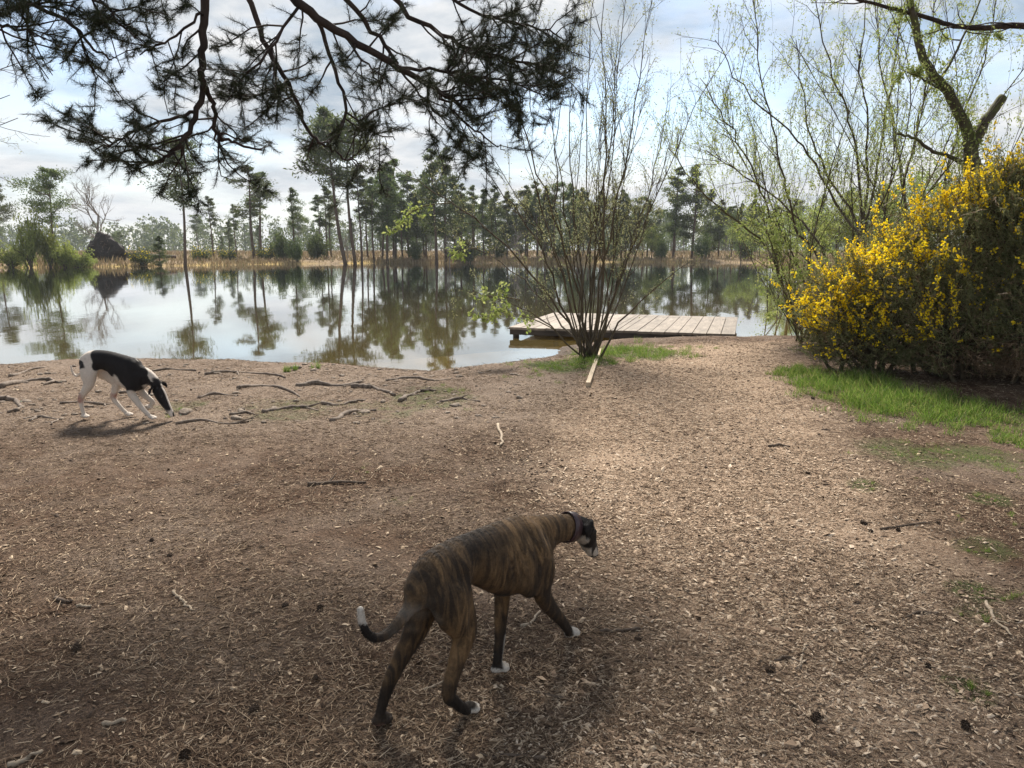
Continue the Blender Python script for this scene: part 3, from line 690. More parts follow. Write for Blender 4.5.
        c2 = dict(cfg); c2['per_m'] = [0, 4.5, 2.2]; c2['len'] = [0, .4, 1.25]
        b2 = MB(); sprout(b2, nodes, P - inv, .06, .015, 2, c2, r, 6)
        Q = np.array([n[0] for n in nodes]) + inv; px, py, dp = project(Q); bad = (dp > .1) & (py > -40) & (px > -120) & (px < 1140)
        PX, PY, DP = project(P)
        if ((DP > .1) & (PY > -30) & (PX > -60) & (PX < 1090)).any() or bad.mean() > .25: continue
        bo = b2.build('bough', M_pinebark, t, True); f = MB(); needle_tufts(f, [n for n, x in zip(nodes, bad) if not x], r, 11, .12, .012, .9); f.build('foliage', M_needle, bo)


overhang_pine()


def right_shade_pine():  # unseen pine, added so that its boughs shade the right foreground
    r = np.random.default_rng(25); X0, Y0 = 8.4, 5.4; z0 = gz(X0, Y0); t = empty('pine_tree', (X0, Y0, z0), 'added unseen pine outside the right edge whose high crown shades the foreground', 'pine tree'); inv = np.array([X0, Y0, z0])
    tb = MB(); k = np.linspace(0, 1, 12); tr = np.stack([X0 + .1 * np.sin(k * 5), Y0 + .2 * np.sin(k * 4), z0 - .1 + k * 13], -1); tb.tube(tr - inv, .22 * (1 - k * .75) + .1 * np.exp(-k * 25), 12); tb.build('trunk', M_pinebark, t, True)
    cfg = dict(per_m=[0, 4.5, 2.2], len=[0, .4, 1.25], rad=[0, .005, .011], ang=(30, 75), up=[0, .1, .0], grav=[0, .06, -.02], wob=.2, t0=.15, pw=.8)
    for i in range(30):
        z = r.uniform(7.2, 12.5); s = np.array([np.interp(z, tr[:, 2], tr[:, j]) for j in range(3)]); a = math.pi + r.uniform(-1.2, .55); L = r.uniform(3.5, 8.5) * (1.3 - (z - 5) * .07)
        P = wander(s, (math.cos(a), math.sin(a), r.uniform(.0, .2)), L, 7, .1, r, -.02); b = MB(); nodes = []
        if i >= 8:
            g = np.array([r.uniform(-.2, 4.6), r.uniform(8.0, 10.0), r.uniform(7.0, 8.8)]); P = catmull([s, s * .5 + g * .5 + r.normal(size=3) * .4 + (0, 0, .5), g, g + (g - s) * .12 + (0, 0, -.1)], 4)
        sprout(b, nodes, P - inv, .06, .015, 2, cfg, r, 6)
        Q = np.array([n[0] for n in nodes]) + inv; px, py, dp = project(Q); bad = (dp > .1) & (py > -40) & (px > -120) & (px < 1140); PX, PY, DP = project(P)
        if ((DP > .1) & (PY > -30) & (PX > -60) & (PX < 1090)).any() or bad.mean() > .25: continue
        bo = b.build('bough', M_pinebark, t, True); f = MB(); needle_tufts(f, [n for n, x in zip(nodes, bad) if not x], r, 11, .12, .012, .9); f.build('foliage', M_needle, bo)


right_shade_pine()


def finish_tree(t, tb, nodes, r, bark, leafmat, nleaf, L, W, origin, name='crown', drop=0., spread=.03):
    tb.build('trunk', bark, t, True)
    if nleaf and nodes:
        P = np.array([n[0] for n in nodes]); D = np.array([n[1] for n in nodes]); k = r.integers(0, len(P), nleaf)
        f = MB(); f.leaves(P[k] + r.normal(size=(nleaf, 3)) * spread, unit(D[k] + r.normal(size=(nleaf, 3)) * .8 + np.array([0, 0, -drop])), L * r.uniform(.5, 1.3, nleaf), W * r.uniform(.7, 1.2, nleaf), r); f.build(name, leafmat, t)


def centre_shrub():
    r = np.random.default_rng(33); o = gp(588, 358); t = empty('shrub', o, 'many-stemmed bare willow shrub budding at the water edge before the jetty', 'shrub'); tb = MB(); nodes = []; nb = []
    cfg = dict(per_m=[0, 7., 3.6], len=[0, .26, .8], rad=[0, .0024, .0048], ang=(18, 48), up=[0, .15, .25], grav=[0, .05, .05], wob=.16, t0=.22, pw=.8)
    D = np.linalg.norm(o[:2]) * 1.0
    traced = [[(582, 352, 0), (560, 310, -.1), (522, 262, -.3), (472, 216, -.5), (425, 188, -.6), (395, 166, -.7)], [(580, 350, 0), (556, 290, -.2), (536, 238, -.3), (505, 195, -.5), (480, 165, -.6)],
              [(584, 350, 0), (575, 270, .1), (562, 190, .1), (552, 110, .2), (548, 20, .3)], [(590, 350, 0), (590, 260, .1), (586, 160, .3), (590, 60, .4), (598, -40, .5)],
              [(594, 350, 0), (606, 260, -.2), (622, 170, -.3), (640, 80, -.4), (652, 0, -.5)], [(598, 350, 0), (618, 280, .2), (642, 215, .5), (660, 150, .7), (668, 90, .8)],
              [(590, 352, 0), (600, 280, -.3), (606, 180, -.6), (604, 80, -.8), (600, -30, -.9)], [(600, 348, 0), (640, 300, -.2), (690, 262, -.4)], [(578, 350, 0), (545, 300, .4), (500, 262, .8), (450, 235, 1.1)],
              [(584, 350, 0), (566, 260, -.5), (540, 170, -1.0), (515, 100, -1.2), (505, 30, -1.4)], [(588, 350, 0), (578, 240, .5), (570, 140, .9), (575, 40, 1.2)], [(596, 350, 0), (630, 250, .3), (655, 180, .6)],
              [(592, 350, 0), (596, 230, .1), (612, 120, 0), (618, 20, -.1)], [(574, 352, 0), (540, 318, -.2), (500, 300, -.3), (470, 292, -.4)], [(586, 350, 0), (580, 300, -.2), (560, 225, -.5), (556, 150, -.8), (566, 70, -.9)]]
    for q in traced:
        P = catmull([at_depth(px, py, D + .15 + dz * 1.3) for px, py, dz in q], 4); P[0] = o + np.array([r.normal() * .07, r.normal() * .07, -.03]); P[1:-1] += r.normal(size=P[1:-1].shape) * .02; sprout(tb, nodes, P - o, .0175 * r.uniform(.7, 1.2), .0035, 2, cfg, r, 7)
    for i in range(13):
        a = r.uniform(0, 6.28); s = r.uniform(.15, .62); P = wander(o + np.array([math.cos(a), math.sin(a), 0]) * .12, (math.cos(a) * s, math.sin(a) * s, 1), r.uniform(2.6, 5.2), 12, .10, r, .0); sprout(tb, nodes, P - o, .013, .003, 2, cfg, r, 6)
    finish_tree(t, tb, nodes, r, M_willowbark, M_bud, 14000, .034, .013, o, 'crown')
    # the one low branch already in fresh leaf, and sprays higher up on the long arching stem
    for q, n, kk in (([(556, 330, -.3), (530, 318, -.5), (500, 312, -.7), (478, 318, -.8)], 260, 9), ([(520, 300, -.4), (500, 296, -.5), (482, 296, -.6)], 130, 6), ([(450, 203, -.55), (424, 206, -.6), (404, 218, -.6), (392, 232, -.6)], 150, 6), ([(476, 248, .95), (460, 250, .8), (448, 258, .7)], 110, 5)):
        P = catmull([at_depth(px, py, D + .15 + dz * 1.3) for px, py, dz in q], 5); b = MB(); nd = []
        sprout(b, nd, P - o, .009, .004, 1, dict(cfg, per_m=[0, 16, 0], ang=(30, 80), up=[0, .0, 0], len=[0, .26, 0]), r, 4); bo = b.build('leafy_branch', M_greenbark, t, True)
        Q = np.array([x[0] for x in nd]); k = r.integers(0, len(Q), n); f = MB(); f.leaves(Q[k] + r.normal(size=(n, 3)) * .02, unit(r.normal(size=(n, 3)) + np.array([0, 0, -.2])), .062 * r.uniform(.6, 1.3, n), .036, r); f.build('foliage', M_willowleaf, bo)


centre_shrub()


def right_willows():
    r = np.random.default_rng(44)
    cfg = dict(per_m=[0, 5.2, 3.0], len=[0, .42, 1.25], rad=[0, .0028, .007], ang=(20, 55), up=[0, .05, .2], grav=[0, -.03, .03], wob=.12, t0=.2, pw=.7)
    specs = [('slender willow with thin curved stems leaning left over the water', gp(786, 322) + np.array([.35, 1.2, 0]),
              [[(783, 290), (776, 250), (765, 202), (744, 152), (722, 112), (700, 78)], [(782, 285), (760, 238), (722, 210), (692, 182), (668, 148)]], 12.6, .024, 6500, M_willowleaf, .045, .02),
             ('forked willow rising behind the left end of the gorse', np.array([5.1, 12.6, 0]),
              [[(824, 268), (800, 234), (786, 190), (775, 140), (762, 80), (752, -20)], [(858, 244), (842, 214), (815, 164), (788, 130), (742, 86), (715, 40)], [(826, 262), (790, 212), (745, 176), (706, 150)]], 12.9, .029, 6500, M_willowleaf, .045, .02),
             ('tall upright willow with several dark stems behind the gorse', np.array([6.3, 13.2, 0]),
              [[(862, 240), (858, 160), (846, 112), (828, 60), (812, -20)], [(864, 240), (866, 180), (868, 120), (860, 70), (866, -10)], [(866, 242), (874, 180), (886, 112), (896, 60), (902, -10)], [(862, 235), (838, 190), (816, 150), (806, 112), (796, 40)]], 13.4, .032, 8000, M_willowleaf, .048, .02),
             ('pale leafed birch with drooping twigs behind the gorse top', np.array([8.2, 14.2, 0]),
              [[(905, 200), (915, 140), (925, 90), (930, 40), (938, -30)], [(905, 200), (895, 130), (880, 60), (872, -30)], [(940, 210), (962, 120), (985, 60), (1000, -20)]], 14.4, .032, 9500, M_willowleaf, .045, .02)]
    for lab, o, stems, D, r0, nl, lm, LL, WW in specs:
        o[2] = max(gz(o[0], o[1]), WATER - .1); t = empty('willow_tree' if 'birch' not in lab else 'birch_tree', o, lab, 'willow tree' if 'birch' not in lab else 'birch tree'); tb = MB(); nodes = []
        for s in stems:
            P = catmull([o + r.normal(size=3) * (.1, .1, 0)] + [at_depth(px, py, D + r.uniform(-.25, .25) + .4 * math.sin(i * 1.3)) for i, (px, py) in enumerate(s)], 4); P[1:-1] += r.normal(size=P[1:-1].shape) * .02; sprout(tb, nodes, P - o, r0, .007, 2, cfg, r, 7)
        for e in range(5):
            P = wander(o + r.normal(size=3) * (.15, .15, 0), (r.normal() * .33 - .12, r.normal() * .3, 1), r.uniform(3.5, 6.5), 12, .07, r, .0); sprout(tb, nodes, P - o, .017, .005, 2, cfg, r, 6)
        # drooping whips
        N2 = [n for n in nodes if n[0][2] + o[2] > 2.8]; idx = r.integers(0, len(N2), 220)
        for i in idx:
            P = wander(N2[i][0], (r.normal() * .25, r.normal() * .25, -.6), r.uniform(.3, .8), 5, .12, r, -.25); tb.tube(P, np.linspace(.003, .0016, 6), 3, False); nodes.extend([(q, np.array([0, 0, -1.])) for q in P[1:]] * 2)
        finish_tree(t, tb, nodes, r, M_willowbark if 'slender' not in lab else M_greenbark, lm, nl, LL, WW, o, drop=.4)
    # the low green spring growth at the water edge
    o = np.array([4.75, 12.3, 0]); o[2] = max(gz(o[0], o[1]), WATER); t = empty('shrub', o, 'low green leafing willow scrub at the water edge left of the gorse', 'shrub'); tb = MB(); nodes = []
    for i in range(20):
        a = r.uniform(0, 6.28); P = wander(o, (math.cos(a) * .5, math.sin(a) * .4, 1), r.uniform(.8, 2.9), 7, .08, r); sprout(tb, nodes, P - o, .012, .004, 2, dict(cfg, len=[0, .3, .5]), r, 5)
    finish_tree(t, tb, nodes, r, M_greenbark, M_willowleaf, 3600, .06, .03, o)


right_willows()


def oak(o, specs, label, leafn, bark, seed, name='oak_tree', cat='oak tree', per=1.1):
    r = np.random.default_rng(seed); o[2] = gz(o[0], o[1]); t = empty(name, o, label, cat); tb = MB(); nodes = []
    cfg = dict(per_m=[0, 4.0, per], len=[0, .4, 1.3], rad=[0, .0035, .012], ang=(25, 70), up=[0, .0, .15], grav=[0, -.02, .03], wob=.18, t0=.3, pw=.8)
    for pts, r0, r1, br in specs:
        P = np.array(pts); P = catmull(P, 5); P[1:-1] += r.normal(size=P[1:-1].shape) * .007; r0 *= .7; r1 *= .72; rad = np.linspace(r0, r1, len(P)) * (1 + .05 * r.normal(size=len(P)))
        if br: sprout(tb, nodes, P - o, r0, r1, 2, cfg, r, 10)
        else: tb.tube(P - o, rad, 10)
    finish_tree(t, tb, nodes, r, bark, M_willowleaf, leafn, .04, .022, o, drop=.3)
    return t


D = 10.6
o = np.array([6.75, 10.9, 0.]); A = lambda px, py, d=D: at_depth(px, py, d)
mo = oak(o, [([o + (0, 0, -.1), A(976, 215), A(972, 168), A(970, 150)], .17, .14, False), ([A(970, 152), A(966, 128), A(948, 92), A(926, 64), A(916, 26), A(904, -20), A(880, -120)], .125, .045, True), ([A(970, 152), A(980, 130), A(990, 114), A(1003, 97)], .12, .085, False),
             ([A(970, 165, 10.7), A(950, 157, 10.6), A(930, 150, 10.4), A(915, 138, 10.3), A(897, 134, 10.2)], .045, .022, False), ([A(948, 92), A(928, 82, 10.5), A(908, 70, 10.4)], .03, .012, True), ([A(940, 80), A(962, 40, 10.8), A(985, -10, 11)], .03, .014, True)],
         'mossy forked oak with a broken limb stub rising behind the gorse top', 4200, M_mossbark, 55)
# clumps of leaves growing from the mossy trunk
r_ = np.random.default_rng(56); P = catmull([A(972, 168), A(970, 150), A(966, 128), A(948, 92), A(926, 64)], 8); k = r_.integers(0, len(P), 900); f = MB(); f.leaves(P[k] + r_.normal(size=(900, 3)) * .11 - o, unit(r_.normal(size=(900, 3)) + (0, 0, -.3)), .05, .03, r_); f.build('trunk_ivy', M_willowleaf, mo)
o = np.array([10.9, 9.4, 0.]); D = 9.6
oak(o, [([o + (0, 0, -.1), o + (0, .05, 1.5), o + (-.1, .1, 3.2), o + (-.1, .2, 5.)], .2, .13, False), ([o + (-.1, .1, 3.2), A(1150, 45, 9.6), A(1024, 26), A(985, 28), A(955, 26), A(925, 17), A(890, 8), A(850, -4), A(800, -30)], .075, .022, True)],
    'oak outside the frame reaching one dark bare limb across the top right', 500, M_pinebark, 57, per=1.4)


def left_bare_tree():
    r = np.random.default_rng(66); o = np.array([-10.2, 11.2, 0.]); o[2] = gz(o[0], o[1]); t = empty('birch_tree', o, 'bare birch whose twigs reach in at the left edge above the lake', 'birch tree'); tb = MB(); nodes = []
    cfg = dict(per_m=[0, 4.5, 2.2], len=[0, .4, 1.0], rad=[0, .003, .008], ang=(25, 60), up=[0, .05, .1], grav=[0, 0, 0], wob=.14, t0=.2)
    tr = catmull([o, o + (.05, 0, 2), o + (.2, 0, 4), o + (.2, .1, 6.5)], 5); tb.tube(tr - o, np.linspace(.11, .04, len(tr)), 10)
    for px, py, z in ((18, 118, 2.2), (10, 95, 2.6), (26, 60, 3.0), (-10, 160, 1.8)):
        s = o + np.array([.1, 0, z]); P = catmull([s, s * .5 + at_depth(px, py, 11.5) * .5 + (0, 0, .15), at_depth(px, py, 11.5)], 6); sprout(tb, nodes, P - o, .02, .005, 2, cfg, r, 6)
    finish_tree(t, tb, nodes, r, M_willowbark, M_bud, 500, .03, .012, o)


left_bare_tree()

# ------------------------------------------------------------------ gorse
def gorse():
    r = np.random.default_rng(88); o = np.array([5.6, 8.7, gz(5.6, 8.7)])
    t = empty('gorse_bush', o, 'large spiny gorse bush covered in yellow blossom at the right of the path', 'gorse bush')
    blobs = np.array([[4.25, 9.35, .72, .62, .62, .72], [4.75, 9.1, .98, .8, .8, .85], [5.35, 8.9, 1.25, .85, .85, 1.02], [6.0, 8.7, 1.45, 1.0, .95, 1.15], [6.9, 8.5, 1.55, 1.2, 1.1, 1.35], [8.0, 8.3, 1.5, 1.3, 1.2, 1.4], [5.1, 8.45, .62, .6, .5, .55], [5.7, 7.95, .7, .65, .5, .62], [6.6, 7.6, .8, .8, .6, .75], [6.25, 8.75, 2.0, .8, .7, .66], [7.1, 8.5, 2.15, .9, .8, .75], [5.9, 8.3, 1.2, .7, .6, .8], [4.3, 9.1, .42, .55, .5, .42], [5.6, 8.9, 2.0, .5, .5, .5], [6.5, 8.6, 2.35, .6, .6, .55]])
    n = 52000; area = blobs[:, 3] * blobs[:, 5]; k = r.choice(len(blobs), n, p=area / area.sum()); u = unit(r.normal(size=(n, 3))); rr = r.uniform(.72, 1.06, n)
    lump = 1 + .16 * np.sin(u[:, 0] * 5 + k) * np.sin(u[:, 1] * 6 + 2 * k) + .1 * np.sin(u[:, 2] * 9 + 3 * k + u[:, 0] * 7); P = blobs[k, :3] + u * blobs[k, 3:] * (rr * lump)[:, None]
    nrm = unit(u / blobs[k, 3:]); dep = np.full(n, 9.)
    for j, b in enumerate(blobs):
        q = np.linalg.norm((P - b[:3]) / b[3:], axis=1); dep = np.minimum(dep, np.where(k == j, 9, q))
    keep = (dep > .78) & (P[:, 2] > .06 + o[2]) & (P[:, 1] < 10.3); P, nrm, k = P[keep], nrm[keep], k[keep]
    sh = r.choice(np.where((nrm[:, 2] > -.1) & (P[:, 2] > .7))[0], 420, replace=False); sd_ = unit(nrm[sh] * .8 + (0, 0, .7) + r.normal(size=(420, 3)) * .3); sl = r.uniform(.15, .5, 420); st = np.linspace(0, 1, 6)
    P = np.concatenate([P] + [P[sh] + sd_ * (sl * f)[:, None] for f in st]); nrm = np.concatenate([nrm] + [sd_] * 6); k = np.concatenate([k] + [k[sh]] * 6); n = len(P)
    dead = sstep(1.15, .35, P[:, 2] + .2 * np.sin(P[:, 0] * 4)) * sstep(4.5, 5.5, P[:, 0] + (9 - P[:, 1]) * .15); isd = r.uniform(0, 1, n) < dead * .95 + .07
    D = unit(nrm * .7 + np.array([0, 0, .55]) + r.normal(size=(n, 3)) * .35); D[isd] = unit(nrm[isd] * .5 + r.normal(size=(isd.sum(), 3)) * .7)
    L = r.uniform(.10, .24, n)
    for sel, m, nm in ((~isd, M_gorse, 'foliage'), (isd, M_deadgorse, 'dead_foliage')):
        b = MB(); p, d, l = P[sel] - o, D[sel], L[sel]; b.twigs(p - d * l[:, None] * .5, p + d * l[:, None] * .5, .003, .0015); q = np.repeat(np.arange(len(p)), 10); s = r.uniform(-.5, .5, len(q)); dd = unit(d[q] * .55 + r.normal(size=(len(q), 3)) * .65)
        b.needles(p[q] + d[q] * (l[q] * s)[:, None], dd, r.uniform(.025, .055, len(q)), .0085, r); b.build(nm, m, t)
    ni = 70000; c = blobs[r.choice(len(blobs), ni, p=area / area.sum())]; q = c[:, :3] + unit(r.normal(size=(ni, 3))) * c[:, 3:] * (r.uniform(.1, .8, (ni, 1)) ** .6); q = q[q[:, 2] > .3 + o[2]]; ib = MB()
    ib.needles(q - o, unit(r.normal(size=q.shape) + (0, 0, .4)), r.uniform(.04, .10, len(q)), .016, r); ib.build('inner_foliage', M_gorse, t)
    # woody stems and interior twigs
    b = MB()
    for i in range(60):
        j = r.integers(0, len(blobs)); c = blobs[j, :3]; s = np.array([c[0] + r.normal() * .25, c[1] + r.normal() * .2, 0]); s[2] = gz(s[0], s[1]) - .03; e = c + unit(r.normal(size=3)) * blobs[j, 3:] * .8; e[2] = max(e[2], .3)
        P2 = catmull([s, s * .5 + e * .5 + r.normal(size=3) * .12, e], 4); b.tube(P2 - o, np.linspace(.028, .008, len(P2)), 6)
    c = blobs[r.integers(0, len(blobs), 7000)]; A2 = c[:, :3] + unit(r.normal(size=(7000, 3))) * c[:, 3:] * r.uniform(.2, .8, (7000, 1)); A2[:, 2] = np.maximum(A2[:, 2], .1); b.twigs(A2 - o, A2 - o + unit(r.normal(size=(7000, 3)) + (0, 0, .4)) * r.uniform(.15, .4, (7000, 1)), .006, .003)
    b.build('stem', M_willowbark, t)
    # blossom: patches on the sunny, upper and lake-side faces
    face = nrm @ unit(np.array([-.62, -.12, .62])); pat = np.sin(P[:, 0] * 5.1 + 1) * np.sin(P[:, 2] * 6.3 + P[:, 1] * 3) + .6 * np.sin(P[:, 0] * 13 + P[:, 2] * 11) + r.normal(size=n) * .4
    left = sstep(5.6, 4.2, P[:, 0]); topz = sstep(1.7, 2.3, P[:, 2]); prob = .95 * sstep(.15, .75, face) * sstep(-.3, 1., pat + left * .7) * (.06 + .60 * left + .50 * topz) * sstep(.35, .8, P[:, 2] + left * .35); fl = (r.uniform(0, 1, n) < prob) & ~isd
    p, d, l = P[fl], D[fl], L[fl]; q = np.repeat(np.arange(len(p)), 9); s = r.uniform(-.1, .62, len(q)); c = p[q] + d[q] * (l[q] * s)[:, None] + r.normal(size=(len(q), 3)) * .011 - o
    b = MB(); dd = unit(d[q] * .4 + r.normal(size=(len(q), 3))); b.leaves(c, dd, r.uniform(.02, .034, len(q)), .024, r); b.leaves(c, unit(dd + r.normal(size=dd.shape) * .6), r.uniform(.018, .03, len(q)), .022, r); b.build('blossom', M_petal, t)


gorse()

# ------------------------------------------------------------------ grass, litter
def grass():
    r = np.random.default_rng(99)
    sets = (('bright green grass tufts along the foot of the gorse', [(840, 386, .55, 3400, .20), (800, 374, .36, 1700, .16), (890, 400, .65, 4200, .22), (935, 412, .55, 2200, .18), (880, 416, .5, 1200, .09), (985, 416, .55, 1900, .16), (850, 402, .4, 700, .07), (905, 455, .35, 700, .05), (975, 455, .4, 800, .05), (1005, 470, .3, 500, .05), (1020, 440, .4, 700, .1)]),
            ('short green grass round the base of the bare shrub', [(555, 368, .55, 1300, .09), (590, 360, .5, 1300, .13), (640, 353, .7, 2200, .13), (675, 350, .4, 700, .1), (615, 352, .5, 1200, .14), (530, 372, .4, 400, .06)]),
            ('thin sprigs of grass and moss dotted over the bare soil', [(430, 396, .5, 420, .04), (455, 392, .3, 300, .05), (290, 408, .6, 300, .03), (180, 409, .2, 200, .04), (385, 407, .6, 260, .03), (293, 371, .15, 300, .12), (865, 486, .06, 90, .04), (990, 500, .09, 140, .05), (985, 552, .1, 150, .05), (975, 593, .06, 110, .04), (982, 617, .05, 90, .04), (970, 686, .045, 130, .035),
             (365, 470, .12, 60, .03), (403, 500, .1, 40, .03), (960, 520, .08, 70, .04), (925, 480, .1, 90, .04), (1010, 520, .1, 140, .05), (1015, 600, .1, 130, .05)]))
    for lab, patches in sets:
        b = MB()
        for px, py, rad, n, h in patches:
            c = gp(px, py); m_ = max(3, n // 45); cl = r.normal(size=(m_, 2)) * rad * .55; k = r.integers(0, m_, n); hk = r.uniform(.35, 1.35, m_)[k]; xy = c[:2] + cl[k] + r.normal(size=(n, 2)) * rad * .075; s = sd_poly(xy[:, 0], xy[:, 1], LAKE) > .05; xy = xy[s]; hk = hk[s]; n = len(xy)
            z = height(xy[:, 0], xy[:, 1]); D = unit(np.stack([r.normal(size=n) * .4, r.normal(size=n) * .4, np.ones(n)], -1)); hh = h * .72 * hk * r.uniform(.4, 1.2, n); wd = np.clip(h * .05, .0025, .006)
            b.needles(np.column_stack([xy, z - .004]), D, hh * .6, wd, r); tip = np.column_stack([xy, z]) + D * (hh * .45)[:, None]; b.needles(tip, unit(D + r.normal(size=D.shape) * .35), hh * .6, wd * .7, r)
        tag(b.build('grass', M_grass), lab, 'grass', kind='stuff')


grass()


def litter():
    r = np.random.default_rng(101)
    def spots(n, d0, d1, pw=1.0):
        d = d0 * (d1 / d0) ** (r.uniform(0, 1, n) ** pw); a = r.uniform(-.74, .74, n); x = d * np.tan(a); y = d; s = sd_poly(x, y, LAKE); k = (s > .15); return x[k], y[k]
    # needles and stalks
    x, y = spots(190000, 1.25, 13, .85); pn = r.normal(size=len(x)) * .35 + .9 * np.sin(x * 2.1 + np.sin(y * 1.7) * 1.5) * np.sin(y * 1.9 + 1) ; k = pn > -.55 + .5 * np.sin(x * 4.3 + 2 * np.sin(y * 3.1)) * np.sin(y * 3.7); x, y = x[k], y[k]; n = len(x); z = height(x, y)
    a = r.uniform(0, 6.28, n); L = r.gamma(3., .0115, n) + .012; P = np.stack([x, y, z + r.uniform(.0, .008, n)], -1); D = np.stack([np.cos(a), np.sin(a), r.normal(size=n) * .16], -1) * L[:, None]
    b = MB(); mid = P + D * .5 + r.normal(size=(n, 3)) * (.12 * L)[:, None] * (1, 1, .3); w_ = r.uniform(.0005, .0013, n) * (1 + y * .06); b.twigs(P, mid, w_, w_); b.twigs(mid, P + D, w_, w_ * .6)
    tag(b.build('needle_litter', M_litter), 'dry pine needles and stalks scattered thickly over the soil', 'litter', kind='stuff')
    # chips and bark flakes: thin wedges, thickest on the path
    x, y = spots(280000, 1.25, 14.5, .75); pd = sd_poly(x, y, PATH); pr = .17 + .83 * sstep(.8, -.8, pd + .5 * np.sin(x * 3 + y * 2)); k = r.uniform(0, 1, len(x)) < pr; x, y = x[k], y[k]; n = len(x); z = height(x, y)
    a = r.uniform(0, 6.28, n); L = (r.gamma(2.6, .0040, n) + .003) * (1 + y * .05); W = L * r.uniform(.2, .65, n); T = W * .3; X = np.stack([np.cos(a), np.sin(a), r.normal(size=n) * .3], -1); X = unit(X); Y = unit(np.cross(np.stack([r.normal(size=n) * .35, r.normal(size=n) * .35, np.ones(n)], -1), X)); Z = np.cross(X, Y); C = np.stack([x, y, z + r.uniform(-.001, .005, n)], -1)
    V = np.stack([C - X * L[:, None] / 2 - Y * W[:, None] / 2, C + X * L[:, None] * .6 - Y * W[:, None] * .3, C + X * L[:, None] * .4 + Y * W[:, None] * .5, C - X * L[:, None] * .55 + Y * W[:, None] * .35, C + Z * T[:, None]], 1)
    on = sd_poly(x, y, PATH) < r.normal(size=n) * .25 + .1
    for sel, nm, m_, lab, cat in ((on, 'wood_chips', M_chip, 'small pale wood chips covering the footpath', 'wood chips'), (~on, 'bark_litter', M_litter, 'dark bark flakes and bits strewn over the bare soil beside the path', 'bark litter')):
        v_ = V[sel]; bb = np.arange(len(v_))[:, None] * 5; b = MB(); b.add(v_, np.concatenate([bb + np.array([[i, (i + 1) % 4, 4]]) for i in range(4)])); tag(b.build(nm, m_), lab, cat, kind='stuff')
    # clods along the trampled shore
    n = 420; px = r.uniform(-60, 520, n); py = 364 + 60 * r.uniform(0, 1, n) ** 1.3 ; b = MB(); import bmesh
    bm = bmesh.new(); bmesh.ops.create_icosphere(bm, subdivisions=2, radius=1); V0 = np.array([v.co[:] for v in bm.verts]); F0 = np.array([[v.index for v in f.verts] for f in bm.faces]); bm.free()
    for i in range(n):
        p = gp(px[i], py[i]); s = r.gamma(2.0, .0065) + .005
        if sd_poly(p[:1], p[1:2], LAKE)[0] < .03: continue
        V = V0 * (1 + .22 * np.sin(V0 @ (r.normal(size=3) * 2.6) + i) + .14 * np.sin(V0 @ (r.normal(size=3) * 5) + 2 * i) + r.normal(size=len(V0)) * .05)[:, None] * (s * r.uniform(.8, 1.7), s * r.uniform(.8, 1.4), s * .6); c_, s_ = math.cos(i), math.sin(i); V = V @ np.array([[c_, s_, 0], [-s_, c_, 0], [0, 0, 1]]); b.add(V + p, F0)
    tag(b.build('soil_clods', M_clod, smooth=True), 'crumbled clods of earth on the trampled bank by the water', 'clods', kind='stuff')


litter()

# ------------------------------------------------------------------ roots, sticks, cones, board
def lying(name, pix, rad, m, label, cat, group=None, lift=.5, taper=.5, forks=0, seed=0):
    r = np.random.default_rng(500 + seed); P = np.array([gp(px, py) for px, py in pix]); P = catmull(P, 5); P[:, 2] = height(P[:, 0], P[:, 1]); o = P[len(P) // 2].copy(); n = len(P)
    P[:, 2] += rad * lift + rad * .35 * np.sin(np.linspace(0, 9, n) + seed); P[1:-1, :2] += r.normal(size=(n - 2, 2)) * rad * .45
    b = MB(); prof = np.linspace(1, taper, n) * (1 + .12 * r.normal(size=n)); b.tube(P - o, rad * prof, 8)
    for k in range(forks):
        j = r.integers(n // 3, n - 1); d = unit(P[j] - P[j - 1]); s = np.cross(d, (0, 0, 1)) * r.choice([-1, 1]); b.tube(wander(P[j] - o, d + s * .8 + (0, 0, .1), np.linalg.norm(P[-1] - P[0]) * r.uniform(.2, .4), 3, .15, r), np.array([.6, .5, .4, .25]) * rad, 5)
    ob = b.build(name, m, None, True, o); return tag(ob, label, cat, group)


ROOTS = [([(-8, 399), (12, 400), (21, 405), (16, 411), (8, 413)], .03, 'hooked pale root curling at the left edge below the white and black dog'), ([(2, 388), (22, 382), (46, 380), (62, 383)], .034, 'dark root lying at the shore left of the white and black dog'),
         ([(10, 377), (28, 371), (46, 367)], .022, 'thin root near the water at the far left shore'), ([(262, 412), (282, 409), (306, 408), (318, 411)], .026, 'flat root crossing the soil right of the grazing dog, nearest of the roots to it'),
         ([(332, 421), (346, 415), (360, 411), (376, 411)], .03, 'thick curved root lowest of the shore roots, mid left'), ([(296, 386), (318, 384), (340, 386), (362, 383)], .036, 'long dark root along the shore just right of the grass tussock'),
         ([(352, 387), (370, 388), (384, 391), (395, 396)], .032, 'root bending down to the right at the shore middle'), ([(400, 402), (408, 396), (420, 392), (436, 391)], .026, 'short root among the green moss left of the shrub'),
         ([(322, 404), (338, 405), (356, 402), (366, 400)], .022, 'straight root between the long dark root and the lowest thick root'), ([(230, 415), (244, 413), (258, 415)], .018, 'short root stub right of the grazing dog nose'),
         ([(198, 398), (216, 394), (238, 396)], .022, 'low root behind the nose of the grazing dog'), ([(110, 395), (128, 393), (146, 396)], .02, 'root passing behind the legs of the white and black dog'), ([(30, 421), (42, 417), (58, 420), (52, 425)], .018, 'small looped root below the tail of the white and black dog')]
